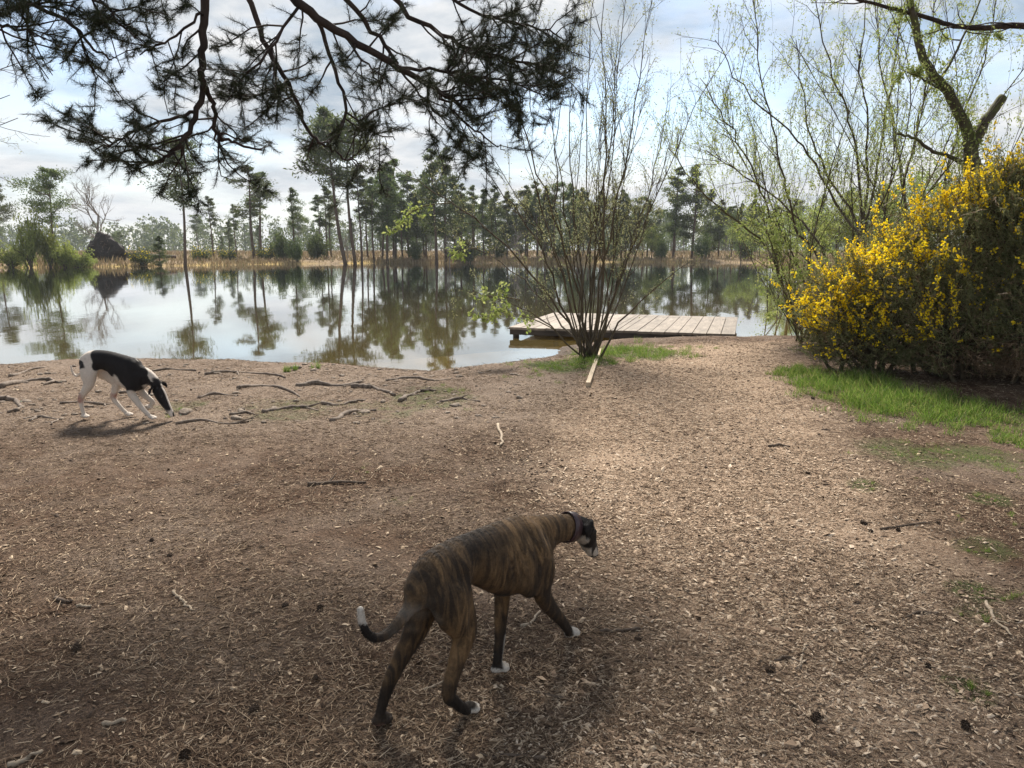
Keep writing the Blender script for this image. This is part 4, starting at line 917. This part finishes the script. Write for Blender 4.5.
ROOTS += [([(205, 375), (230, 372), (262, 374), (285, 378)], .024, 'slender root nearest the water behind the nose of the grazing dog'), ([(238, 389), (262, 386), (284, 389), (300, 397)], .026, 'root running between the grass tussock and the flat root'), ([(60, 404), (84, 402), (102, 405), (116, 403)], .018, 'thin root under the hind feet of the white and black dog'),
          ([(386, 381), (410, 378), (432, 381), (452, 379)], .024, 'root nearest the water left of the shrub'), ([(440, 402), (462, 399), (480, 402)], .018, 'root nearest to the shrub on the mossy soil'), ([(150, 372), (172, 369), (196, 371)], .02, 'root at the water edge above the back of the grazing dog'), ([(176, 424), (204, 420), (230, 424), (252, 421)], .016, 'thin long root furthest from the water right of the grazing dog')]
STICKS = [([(308, 486), (325, 484), (345, 484), (366, 483)], .014, M_stick, 'dark stick with a knob lying on the soil midway left', 1), ([(174, 592), (181, 600), (186, 605), (192, 611)], .0075, M_palestick, 'pale bent peeled stick on the left soil', 0),
          ([(56, 599), (66, 603), (72, 602)], .010, M_stick, 'short dark broken stick at the left beside a pale chip', 0), ([(77, 607), (84, 607), (91, 608)], .008, M_palestick, 'short pale chip of wood right of the dark broken stick', 0),
          ([(600, 633), (618, 632), (640, 630)], .009, M_stick, 'dark straight stick right of the brindle dog front paw', 0), ([(520, 689), (545, 695), (575, 703)], .006, M_stick, 'thin twig lying under the brindle dog chest', 0),
          ([(522, 628), (532, 622), (540, 612)], .008, M_palestick, 'pale curved twig between the brindle dog front legs', 0), ([(769, 447), (778, 446), (790, 447)], .011, M_stick, 'small brown stick on the pale path near the gorse', 0),
          ([(906, 618), (920, 613), (938, 614)], .007, M_stick, 'thin curved twig at the right among litter', 0), ([(986, 602), (992, 618), (1008, 633)], .008, M_palestick, 'grey forked twig by the right edge moss', 2),
          ([(800, 668), (803, 656), (804, 648)], .005, M_palestick, 'upright pale splinter right of centre near two cones', 0), ([(103, 727), (115, 724), (126, 722)], .009, M_palestick, 'flat pale bark piece at the lower left', 0),
          ([(8, 768), (28, 760), (42, 752)], .009, M_palestick, 'grey stick cut by the bottom left corner', 0), ([(140, 655), (152, 645), (166, 640)], .004, M_palestick, 'thin straw stalk left of the brindle dog tail', 0),
          ([(424, 690), (440, 684), (452, 676)], .005, M_palestick, 'thin straw twig between the brindle dog hind feet', 0), ([(775, 662), (788, 658), (800, 664)], .007, M_stick, 'dark forked twig right of centre near two cones', 1), ([(498, 425), (502, 440), (500, 447)], .014, M_palestick, 'short pale stub in the soil left of the path', 0),
          ([(880, 530), (905, 526), (930, 524)], .007, M_stick, 'long thin brown twig on the right of the path', 0), ([(545, 760), (520, 757), (490, 758)], .006, M_stick, 'twig at the bottom edge below the brindle dog', 1)]
for i, (px, rad, lab) in enumerate(ROOTS): lying('exposed_root', px, rad, M_root, lab, 'root', 'exposed roots along the near shore', .25, .45, 1 if i % 2 else 0, i)
for i, (px, rad, m, lab, fk) in enumerate(STICKS): lying('fallen_stick', px, rad, m, lab, 'stick', 'sticks lying on the ground', .8, .6, fk, 40 + i)


def make_cone():
    r = np.random.default_rng(3); b = MB(); n = 46; i = np.arange(n); f = (i + .5) / n; a = i * 2.399; rad = np.sin(f * math.pi * .86 + .35) ** .8 * .5; b.tube([(0, -.42, 0), (0, -.2, 0), (0, .1, 0), (0, .38, 0), (0, .52, 0)], [.2, .38, .36, .2, .06], 9)
    for k in range(n):
        o = np.array([math.cos(a[k]), 0, math.sin(a[k])]); p = np.array([0, f[k] - .48, 0]) + o * rad[k]; t = np.array([-math.sin(a[k]), 0, math.cos(a[k])]); ax = np.array([0, 1., 0]); tip = unit(o * .8 + ax * .6); w_ = .13 * (1.15 - f[k] * .6)
        b.add([p - o * .15 - t * w_, p - o * .15 + t * w_, p + tip * .16 + t * w_ * .7, p + tip * .16 - t * w_ * .7, p + tip * .05 + o * .06 - ax * .03], [[0, 1, 4], [1, 2, 4], [2, 3, 4], [3, 0, 4]], [[0, 3, 2, 1]])
    return b.mesh('pine_cone')


CONES = [(816, 719, .05, 'pine cone nearest the bottom edge right of the brindle dog'), (770, 671, .048, 'pine cone beside the forked twig right of the brindle dog'), (965, 727, .05, 'pine cone lowest at the right near the bottom edge'), (638, 640, .035, 'pine cone right of the straight stick by the brindle dog'), (864, 524, .042, 'pine cone larger of a close pair right of the path'),
         (871, 532, .03, 'pine cone smaller of a close pair right of the path'), (808, 474, .04, 'pine cone on the pale path in front of the gorse'), (898, 531, .034, 'pine cone alone right of the close pair'), (285, 607, .04, 'pine cone left of the brindle dog white tail tip'), (320, 609, .036, 'pine cone next to the brindle dog white tail tip'),
         (254, 711, .045, 'pine cone at the end of the pale scuff at lower left'), (77, 650, .05, 'pine cone in the pale patch at lower left'), (185, 757, .045, 'pine cone touching the bottom edge at left'), (152, 541, .034, 'pine cone uppermost of the left soil cones'), (170, 556, .03, 'pine cone just right of and below the uppermost left cone'), (938, 524, .034, 'pine cone by the long thin twig at right'),
         (316, 679, .032, 'pine cone just left of the brindle dog hind foot'), (928, 668, .034, 'pine cone left of the mossy patch at lower right'), (813, 399, .045, 'pine cone on the path edge at the grass'), (706, 468, .03, 'pine cone in the middle of the pale path')]
cone_me = make_cone(); cone_me.materials.append(M_cone); r_ = np.random.default_rng(12)
for px, py, s, lab in CONES:
    p = gp(px, py); c = bpy.data.objects.new('pine_cone', cone_me); COL.objects.link(c); s *= .72; q_ = r_.uniform(.7, 1.0); c.location = p + (0, 0, s * .22); c.scale = (s * q_, s * r_.uniform(.9, 1.35), s * q_); c.rotation_euler = (r_.uniform(-.3, .3), r_.uniform(0, 6), r_.uniform(0, 6.28)); tag(c, lab, 'pine cone', 'fallen pine cones')


def board():
    a, c = gp(588, 387), gp(600, 352); o = (a + c) / 2; d = unit(c - a); s = unit(np.cross(d, (0, 0, 1))); b = MB(); b.box((0, 0, .03), .05, np.linalg.norm(c - a), .05, s, d); tag(b.build('wooden_board', M_board, None, False, o), 'narrow pale timber edging board lying beside the shrub base', 'board')


board()

# ------------------------------------------------------------------ dogs
def loft(b, pts, ra, rb, lat=(0, 1, 0), n=14):
    """tapered limb: ra sideways, rb in the other direction, rounded ends"""
    P = np.asarray(pts, float); ra = np.asarray(ra, float); rb = np.asarray(rb, float); m = (len(P) - 1) * 4
    Q = catmull(P, 4); tt = np.linspace(0, len(P) - 1, len(Q)); A = catmull(np.stack([ra, rb], -1), 4)[:, 0]; B = catmull(np.stack([ra, rb], -1), 4)[:, 1]
    T = unit(np.gradient(Q, axis=0)); pre = [(.95, .35), (.7, .72)]
    Qs = [Q[0] - T[0] * min(A[0], B[0]) * e for e, _ in pre] + list(Q) + [Q[-1] + T[-1] * min(A[-1], B[-1]) * e for e, _ in pre[::-1]]
    As = [A[0] * f for _, f in pre] + list(A) + [A[-1] * f for _, f in pre[::-1]]; Bs = [B[0] * f for _, f in pre] + list(B) + [B[-1] * f for _, f in pre[::-1]]; Ts = [T[0]] * 2 + list(T) + [T[-1]] * 2
    V = []; ang = np.arange(n) * 2 * math.pi / n
    for q, a, c, t in zip(Qs, As, Bs, Ts):
        Lx = np.array(lat, float); Lx = unit(Lx - t * np.dot(Lx, t)); U = np.cross(t, Lx); V.append(q + a * np.cos(ang)[:, None] * Lx + c * np.sin(ang)[:, None] * U)
    k = len(Qs); V = np.concatenate(V); i = np.arange(k - 1)[:, None] * n; j = np.arange(n)[None]; j2 = (j + 1) % n; Qd = np.stack([i + j, i + j2, i + n + j2, i + n + j], -1).reshape(-1, 4)
    V = np.concatenate([V, [Qs[0], Qs[-1]]]); a = k * n; jj = np.arange(n); j2 = (jj + 1) % n; b.add(V, np.concatenate([np.stack([j2, jj, np.full(n, a)], -1), np.stack([(k - 1) * n + jj, (k - 1) * n + j2, np.full(n, a + 1)], -1)]), Qd)


def blob(b, c, r3, ax=None, n=12):
    c = np.asarray(c, float); ax = np.eye(3) if ax is None else ax; pts = []; k = 8
    th = np.linspace(0, math.pi, k + 1)[1:-1]; ph = np.arange(n) * 2 * math.pi / n
    for t in th: pts.append(np.stack([np.sin(t) * np.cos(ph), np.sin(t) * np.sin(ph), np.full(n, np.cos(t))], -1))
    V = np.concatenate(pts + [np.array([[0, 0, 1.], [0, 0, -1.]])]) * np.asarray(r3); V = V @ ax + c; m = len(th); i = np.arange(m - 1)[:, None] * n; j = np.arange(n)[None]; j2 = (j + 1) % n
    a = m * n; jj = np.arange(n); j3 = (jj + 1) % n; b.add(V, np.concatenate([np.stack([np.full(n, a), jj, j3], -1), np.stack([np.full(n, a + 1), (m - 1) * n + j3, (m - 1) * n + jj], -1)]), np.stack([i + j, i + n + j, i + n + j2, i + j2], -1).reshape(-1, 4))


def paw(b, p, fwd, flat=True):
    """p: ball of the paw on the ground; four toes"""
    p = np.asarray(p, float); f = unit(np.array([fwd[0], fwd[1], 0.])); s = np.array([-f[1], f[0], 0]); ax = np.stack([f, s, np.array([0, 0, 1.])])
    blob(b, p + (0, 0, .017), (.034, .024, .019), ax)
    for k, (o, l) in enumerate(((-.0225, .018), (-.0078, .029), (.0078, .029), (.0225, .018))): blob(b, p + f * l + s * o + np.array([0, 0, .011]), (.018, .0088, .0125), ax, 8)


def dog_mat(name, white, base, dark, brindle):
    m, nt, N, L, out = mat(name); tc = N('ShaderNodeTexCoord'); P = tc.outputs['Object']
    def att(nm):
        a = N('ShaderNodeAttribute'); a.attribute_name = nm; return a.outputs['Fac']
    n0 = noise_node(N, L, P, 7, 4, .6); fine = noise_node(N, L, P, 140, 3, .6)
    if brindle:
        mp = N('ShaderNodeMapping'); mp.inputs['Scale'].default_value = (34, 5, 7); mp.inputs['Rotation'].default_value = (0, .38, 0); L(P, mp.inputs[0])
        n1 = noise_node(N, L, mp.outputs[0], 1., 5, .62, 1.2); n2 = noise_node(N, L, P, 4.5, 3, .5)
        st = mathn(N, L, 'ADD', n1, mathn(N, L, 'MULTIPLY', mathn(N, L, 'SUBTRACT', n2, .5), .8)); c = ramp(N, L, st, [(.36, tuple(.9 * b_ + .1 * a for a, b_ in zip(base, dark))), (.5, tuple(.42 * a + .58 * b_ for a, b_ in zip(base, dark))), (.68, base)])
    else: c = ramp(N, L, n0, [(.3, base), (.7, tuple(x * 1.5 for x in base))])
    c = mixc(N, L, att('dark'), c, dark); c = mixc(N, L, att('white'), c, white); c = mixc(N, L, att('pink'), c, (.36, .19, .15)); c = mixc(N, L, att('nose'), c, (.012, .011, .011))
    c = mixc(N, L, 1., c, ramp(N, L, fine, [(.25, (.78, .78, .78)), (.75, (1.18, 1.18, 1.18))]), 'MULTIPLY')
    bs = N('ShaderNodeBsdfPrincipled'); L(c, bs.inputs['Base Color']); bs.inputs['Roughness'].default_value = .7; bs.inputs['Specular IOR Level'].default_value = .13; bs.inputs['Sheen Weight'].default_value = .04; bs.inputs['Sheen Roughness'].default_value = .4
    mp2 = N('ShaderNodeMapping'); mp2.inputs['Scale'].default_value = (60, 220, 220); L(P, mp2.inputs[0]); hair = noise_node(N, L, mp2.outputs[0], 1., 3, .6); bp = N('ShaderNodeBump'); bp.inputs['Strength'].default_value = .22; bp.inputs['Distance'].default_value = .004; L(hair, bp.inputs['Height']); L(bp.outputs[0], bs.inputs['Normal']); L(bs.outputs[0], out.inputs[0]); return m


m, nt, N, L, out = mat('wet_eye'); bs = N('ShaderNodeBsdfPrincipled'); bs.inputs['Base Color'].default_value = (.012, .008, .006, 1); bs.inputs['Roughness'].default_value = .08; L(bs.outputs[0], out.inputs[0]); M_eye = m


def build_dog(t, J, material, paint, vox=.0044):
    b = MB(); T = np.array(J['trunk']); loft(b, np.stack([T[:, 0], T[:, 4], T[:, 1]], -1), T[:, 2], T[:, 3], n=20)
    for key in ('neck', 'head', 'jaw'):
        if key in J: A_ = np.array(J[key]); loft(b, A_[:, :3], A_[:, 3], A_[:, 4], J.get(key + '_lat', (0, 1, 0)), 16)
    A_ = np.array(J['tail']); loft(b, A_[:, :3], A_[:, 3], A_[:, 3], n=10)
    for pts, kind, fwd in J['legs']:
        P = np.array(pts)
        if kind == 'hind': loft(b, P, [.054, .048, .036, .025, .0185, .0152, .0155, .018][:len(P)], [.088, .076, .052, .034, .027, .0185, .018, .018][:len(P)])
        else: loft(b, P, [.040, .038, .030, .022, .0178, .0165, .017][:len(P)], [.080, .060, .041, .029, .0215, .0185, .018][:len(P)])
        if fwd is not None: paw(b, P[-1] - (0, 0, .012) if len(fwd) == 2 else P[-1], fwd)
    for A_, w_ in J['ears']:
        A_ = np.array(A_); loft(b, A_, w_, [.0075] * len(A_), J['ear_lat'], 10)
    for c, r3 in J.get('extra', ()): blob(b, c, r3)
    me = b.mesh('raw'); tmp = bpy.data.objects.new('raw', me); COL.objects.link(tmp); rm = tmp.modifiers.new('r', 'REMESH'); rm.mode = 'VOXEL'; rm.voxel_size = vox; sm = tmp.modifiers.new('s', 'SMOOTH'); sm.factor = .5; sm.iterations = J.get('smooth', 6)
    dg = bpy.context.evaluated_depsgraph_get(); me2 = bpy.data.meshes.new_from_object(tmp.evaluated_get(dg)); bpy.data.objects.remove(tmp); me2.name = 'body'
    V = np.empty(len(me2.vertices) * 3, np.float32); me2.vertices.foreach_get('co', V); V = V.reshape(-1, 3).astype(float)
    E = np.empty(len(me2.edges) * 2, np.int32); me2.edges.foreach_get('vertices', E); E = E.reshape(-1, 2); cnt = np.bincount(E.ravel(), minlength=len(V))[:, None].clip(1)
    wgt = .6 * J['relax'](V)[:, None]
    for _ in range(45):
        A2 = np.stack([np.bincount(E[:, 0], V[E[:, 1], c], len(V)) + np.bincount(E[:, 1], V[E[:, 0], c], len(V)) for c in range(3)], -1) / cnt
        V = V + (A2 - V) * wgt
    me2.vertices.foreach_set('co', V.astype(np.float32).ravel()); me2.update(); Nn = np.empty(len(V) * 3, np.float32); me2.vertex_normals.foreach_get('vector', Nn); Nn = Nn.reshape(-1, 3)
    V0 = V.copy(); V = V + Nn * J['muscle'](V)[:, None]; me2.vertices.foreach_set('co', V.astype(np.float32).ravel()); at = paint(V)
    for k in ('white', 'dark', 'pink', 'nose'):
        a = me2.attributes.new(k, 'FLOAT', 'POINT'); a.data.foreach_set('value', np.clip(at.get(k, np.zeros(len(V))), 0, 1).astype(np.float32))
    me2.polygons.foreach_set('use_smooth', np.ones(len(me2.polygons), bool)); me2.materials.clear(); me2.materials.append(material)
    o = bpy.data.objects.new('body', me2); COL.objects.link(o); o.parent = t
    # short coat lying back along the body
    r = np.random.default_rng(4); nh = J['hairs']; k = r.integers(0, len(V), nh); k = k[(V[k, 2] > .035) & (V[k, 0] < J['face'])]; n = len(k); Nk = Nn[k]; lay = np.array([-1., 0, -.75]) + r.normal(size=(n, 3)) * .28; lay = unit(lay - Nk * np.sum(lay * Nk, 1, keepdims=True))
    D = unit(lay + Nk * .16); Lh = r.uniform(.006, .012, n); side = unit(np.cross(D, Nk)); root = V[k] + r.normal(size=(n, 3)) * .0018 - Nk * .001; wd = .0009 * (1 + J['hairw'])
    hb = MB(); hb.add(np.stack([root - side * wd, root + side * wd, root + D * Lh[:, None]], 1), np.arange(3 * n).reshape(-1, 3)); fo = hb.build('fur', material, t)
    for key in ('white', 'dark', 'pink', 'nose'):
        a = fo.data.attributes.new(key, 'FLOAT', 'POINT'); a.data.foreach_set('value', np.repeat(np.clip(at.get(key, np.zeros(len(V))), 0, 1)[k], 3).astype(np.float32))
    for c in J['eyes']:
        e = MB(); blob(e, c, (.0085, .0085, .0085)); e.build('eye', M_eye, t, True)
    return o


def sm(a, b, v): return sstep(a, b, v)


def muscles(V, hip, elbow, ribs, zr):
    """ribs, hip bones, shoulder blades and thigh muscle as low relief on the flanks"""
    x, y, z = V.T; side = sm(.02, .05, np.abs(y)); g = lambda cx, cz, sx, sz: np.exp(-((x - cx) / sx) ** 2 - ((z - cz) / sz) ** 2)
    d = .0022 * np.sin((x + .35 * (z - zr)) * 2 * math.pi / .030) * g(ribs, zr, .075, .075) * side
    d = d + side * (.010 * g(hip, zr + .075, .028, .03) - .008 * g(hip + .075, zr + .03, .04, .05) + .008 * g(hip - .03, zr - .03, .035, .06) - .006 * g(hip - .005, zr - .085, .014, .07))
    d = d + side * (.009 * g(elbow + .05, zr + .06, .022, .07) - .007 * g(elbow + .005, zr + .03, .016, .08) + .006 * g(elbow + .07, zr - .03, .03, .04) - .006 * g(elbow + .115, zr + .01, .016, .06))
    spine = np.exp(-(y / .016) ** 2) * sm(zr + .06, zr + .1, z); d = d + spine * (.0025 + .0018 * np.sin(x * 2 * math.pi / .036)) * (x < elbow + .05)
    return d


def brindle_dog():
    O = np.array([-.092, 2.435]); t = empty('dog', (O[0], O[1], gz(O[0], O[1])), 'brindle sighthound with white paws and dark collar walking away in the foreground', 'dog', rz=math.radians(48))
    J = dict(hairs=110000, hairw=.1, face=.60, muscle=lambda V: muscles(V, -.165, .155, .07, .475), relax=lambda V: sm(.22, .36, V[:, 2]) * sm(.47, .38, V[:, 0]) * sm(-.34, -.29, V[:, 0]), trunk=[(-.315, .462, .032, .042, 0), (-.29, .487, .056, .068, 0), (-.225, .517, .075, .088, 0), (-.15, .535, .070, .083, 0), (-.07, .53, .070, .088, 0), (.03, .503, .082, .120, 0), (.12, .475, .092, .143, 0), (.20, .470, .088, .14, 0), (.27, .485, .07, .112, 0), (.31, .495, .055, .085, 0)],
             neck=[(.23, 0, .515, .062, .084), (.32, -.005, .512, .05, .066), (.41, -.012, .502, .044, .055), (.49, -.014, .485, .042, .050)],
             head=[(.50, -.014, .478, .044, .048), (.54, -.012, .458, .047, .048), (.58, -.002, .42, .042, .043), (.62, .012, .374, .031, .034), (.66, .026, .33, .0245, .027), (.688, .036, .30, .020, .021)],
             jaw=[(.57, -.004, .40, .027, .024), (.61, .012, .352, .021, .017), (.655, .027, .308, .016, .012)],
             tail=[(-.30, 0, .49, .028), (-.345, 0, .445, .022), (-.40, .0, .41, .0175), (-.452, .005, .395, .015), (-.492, .01, .42, .013), (-.508, .015, .465, .012), (-.51, .018, .505, .010)],
             legs=[([(-.225, .045, .485), (-.235, .058, .405), (-.25, .072, .325), (-.30, .092, .235), (-.345, .105, .155), (-.366, .114, .09), (-.378, .118, .045), (-.374, .12, .028)], 'hind', (1, .1)),
                   ([(-.215, -.045, .485), (-.198, -.058, .405), (-.165, -.064, .325), (-.195, -.06, .235), (-.232, -.056, .135), (-.20, -.054, .085), (-.165, -.054, .045), (-.142, -.054, .03)], 'hind', (1, 0)),
                   ([(.20, .06, .48), (.20, .068, .40), (.165, .068, .325), (.145, .06, .225), (.125, .05, .125), (.105, .042, .065), (.108, .04, .032)], 'fore', (1, -.1)),
                   ([(.20, -.06, .48), (.23, -.068, .40), (.225, -.066, .325), (.305, -.045, .225), (.405, -.02, .125), (.46, -.005, .065), (.49, 0, .032)], 'fore', (1, .1))],
             ears=[([(.53, -.05, .50), (.512, -.066, .502), (.498, -.073, .48), (.494, -.073, .452)], [.019, .022, .019, .009]), ([(.535, .026, .502), (.517, .044, .504), (.503, .052, .482), (.498, .052, .455)], [.019, .022, .019, .009])], ear_lat=(1, 0, .6),
             extra=[((.155, -.075, .44), (.075, .035, .115)), ((.155, .075, .44), (.075, .035, .115)), ((.694, .038, .297), (.011, .012, .011)), ((-.215, -.056, .45), (.068, .034, .088)), ((-.215, .056, .45), (.068, .034, .088)), ((-.234, -.056, .137), (.02, .015, .02))],
             eyes=[(.593, -.034, .44), (.575, .034, .44)])
    def paint(V):
        x, y, z = V.T; n = .012 * np.sin(x * 61 + y * 40) + .01 * np.sin(z * 83 + x * 37); near = lambda c, r0, r1: sm(r1, r0, np.linalg.norm(V - np.array(c), axis=1) + n)
        white = np.zeros(len(V)); white = np.maximum(white, sm(.15, .13, z + n) * (np.hypot(x - .11, y - .044) < .07) * sm(-.004, .008, x - .112 - (z - .06) * .25))
        white = np.maximum(white, sm(.06, .045, z + n) * (np.hypot(x - .115, y - .042) < .09)); white = np.maximum(white, sm(.05, .038, z + n) * (x > .42)); white = np.maximum(white, sm(.045, .035, z + n * .5) * (np.hypot(x + .135, y + .054) < .06) * (x > -.148))
        white = np.maximum(white, sm(.466, .48, z + n) * (x < -.47)); under = .475 - (x - .50) * .95; white = np.maximum(white, sm(-.016, -.028, z - under + n) * sm(.47, .50, x) * (x < .64)); white = np.maximum(white, sm(.645, .66, x + n) * sm(.012, .0, z - (.352 - (x - .64) * 1.05)))
        white = np.maximum(white, .25 * near((-.33, 0, .40), .03, .1))
        dark = np.zeros(len(V)); dark = np.maximum(dark, sm(.455, .475, x + n) * (z > .25)); dark = np.maximum(dark, sm(.24, .12, z + n * 2) * .85); dark = np.maximum(dark, sm(-.37, -.44, x) * .75 + sm(-.46, -.48, x) * .25); dark = np.maximum(dark, .5 * near((-.05, -.06, .58), .05, .14)); dark = np.maximum(dark, .45 * near((-.37, 0, .44), .02, .07)); dark = np.maximum(dark, .35 * sm(.61, .635, z) * (x < .25))
        return dict(white=white, dark=dark, pink=near((-.37, .12, .02), .01, .035) * .6 * (x < -.32), nose=near((.696, .038, .297), .011, .015))
    build_dog(t, J, dog_mat('brindle_coat', (.50, .45, .39), (.20, .122, .06), (.021, .017, .015), True), paint)
    # collar
    b = MB(); c = np.array([.452, -.013, .494]); ax = unit(np.array([.08, -.003, -.022])); s = unit(np.array([0, 1., 0]) - ax * ax[1]); u = np.cross(ax, s); n = 40; V = []
    for k in range(n):
        a = k * 2 * math.pi / n; d = math.cos(a) * s * .0475 + math.sin(a) * u * .0565; o_ = d * (1.06); V += [c + d - ax * .021, c + o_ - ax * .021, c + o_ + ax * .021, c + d + ax * .021]
    i = np.arange(n)[:, None] * 4; j = (np.arange(n)[:, None] + 1) % n * 4; Q = np.concatenate([np.hstack([i + a, i + (a + 1) % 4, j + (a + 1) % 4, j + a]) for a in range(4)]); b.add(V, None, Q)
    m, nt, N, L, out = mat('collar_leather'); bs = N('ShaderNodeBsdfPrincipled'); tc = N('ShaderNodeTexCoord'); nn = noise_node(N, L, tc.outputs['Object'], 60, 4, .6); L(ramp(N, L, nn, [(.3, (.028, .014, .016)), (.7, (.055, .026, .03))]), bs.inputs['Base Color']); bs.inputs['Roughness'].default_value = .45; L(bs.outputs[0], out.inputs[0]); b.build('collar', m, t, True)


def pied_dog():
    P0 = gp(121, 419); t = empty('dog', P0 + (.03, 0, 0), 'white and black sighthound sniffing the ground by the water at left', 'dog', rz=math.radians(-6)); t.scale = (1.0, 1.0, 1.03)
    k = 1.0
    J = dict(hairs=40000, hairw=.8, face=.40, muscle=lambda V: .8 * muscles(V, -.19, .12, .03, .43), relax=lambda V: sm(.24, .36, V[:, 2]) * sm(.26, .2, V[:, 0]) * sm(-.34, -.3, V[:, 0]), trunk=[(-.345, .455, .035, .05, 0), (-.315, .48, .065, .085, 0), (-.25, .515, .085, .098, 0), (-.17, .53, .076, .09, 0), (-.08, .515, .074, .095, 0), (0, .475, .084, .12, 0), (.08, .425, .095, .148, 0), (.15, .39, .09, .14, 0), (.21, .38, .072, .105, 0), (.245, .38, .055, .08, 0)],
             neck=[(.19, 0, .415, .062, .08), (.26, 0, .395, .05, .062), (.32, 0, .345, .043, .052), (.355, 0, .29, .04, .047)],
             head=[(.35, 0, .28, .044, .05), (.37, 0, .24, .048, .052), (.393, 0, .19, .043, .046), (.422, 0, .135, .032, .037), (.448, 0, .085, .026, .03), (.468, 0, .045, .021, .022)],
             jaw=[(.385, 0, .185, .024, .02), (.415, 0, .125, .017, .014), (.445, 0, .07, .013, .01)],
             tail=[(-.335, 0, .475, .022), (-.37, .0, .42, .016), (-.415, .01, .385, .0125), (-.455, .02, .385, .010), (-.478, .02, .42, .0085), (-.485, .02, .47, .007)],
             legs=[([(-.255, -.052, .47), (-.262, -.066, .40), (-.265, -.07, .325), (-.315, -.068, .255), (-.362, -.064, .19), (-.36, -.06, .105), (-.352, -.058, .05), (-.345, -.058, .03)], 'hind', (1, 0)),
                   ([(-.225, .052, .47), (-.165, .066, .40), (-.09, .07, .325), (-.11, .068, .25), (-.13, .064, .175), (-.075, .06, .105), (-.015, .058, .045), (.008, .058, .03)], 'hind', (1, 0)),
                   ([(.17, -.06, .40), (.165, -.064, .33), (.13, -.06, .26), (.175, -.056, .175), (.235, -.052, .095), (.28, -.05, .05), (.305, -.05, .03)], 'fore', (1, 0)),
                   ([(.17, .06, .40), (.165, .064, .33), (.14, .06, .26), (.20, .056, .20), (.26, .052, .15), (.235, .05, .115), (.21, .05, .09)], 'fore', (1, 0, 0))],
             ears=[([(.352, -.03, .31), (.332, -.052, .30), (.312, -.062, .272), (.306, -.064, .245)], [.018, .021, .018, .009]), ([(.358, .03, .312), (.37, .052, .322), (.388, .064, .312), (.40, .066, .292)], [.018, .021, .018, .009])], ear_lat=(1, 0, 1),
             extra=[((.12, -.07, .385), (.065, .03, .10)), ((.12, .07, .385), (.065, .03, .10)), ((.482, 0, .044), (.011, .012, .011)), ((-.255, -.068, .44), (.075, .036, .10)), ((-.215, .068, .44), (.085, .036, .10))], eyes=[(.40, -.036, .215), (.40, .036, .215)])
    def paint(V):
        x, y, z = V.T; n = .014 * np.sin(x * 47 + y * 30) + .01 * np.sin(z * 71 + x * 37); near = lambda c, r0, r1: sm(r1, r0, np.linalg.norm((V - np.array(c)), axis=1) + n)
        white = np.ones(len(V)); low = np.interp(x, [-.25, -.18, -.08, 0, .08, .13, .2, .3], [.47, .455, .42, .395, .33, .27, .30, .33]); saddle = sm(-.205, -.185, x + n + .25 * (z - .5)) * sm(-.01, .012, z - low + n) * (x < .33); saddle = saddle * sm(.315, .298, x + n + (z - .4) * .5 + .045 * sm(.03, .0, np.abs(y)) * (x > .12))
        arm = sm(.255, .285, z + n) * sm(.07, .1, x) * sm(.25, .22, x); dk = np.maximum(saddle, arm * (z < .45)); dk = np.maximum(dk, near((-.325, -.05, .485), .062, .075) * (y < .03)); hd = sm(-.012, .012, (x - .335) * .9 - (z - .33) * .35 + n); hd = hd * (z < .40); blaze = sm(.016, .008, np.abs(y)) * (x + (.3 - z) * .1 > .385) + sm(.105, .08, z + n); hd = hd * (1 - np.clip(blaze, 0, 1)) * (x > .3) * (z > .05); ear = ((np.hypot(x - .325, z - .28) < .07) & (np.abs(y) > .036)) | ((np.hypot(x - .385, z - .31) < .05) & (np.abs(y) > .036)); dk = np.maximum(np.maximum(dk, hd), ear * 1.)
        white = 1 - np.clip(dk, 0, 1); pink = np.maximum(near((-.13, .062, .19), .02, .06), near((-.35, -.064, .2), .02, .06)) * .85
        return dict(white=white, dark=np.zeros(len(V)), pink=pink, nose=near((.484, 0, .045), .012, .018))
    build_dog(t, J, dog_mat('pied_coat', (.60, .53, .46), (.016, .014, .014), (.012, .011, .011), False), paint)


brindle_dog(); pied_dog()
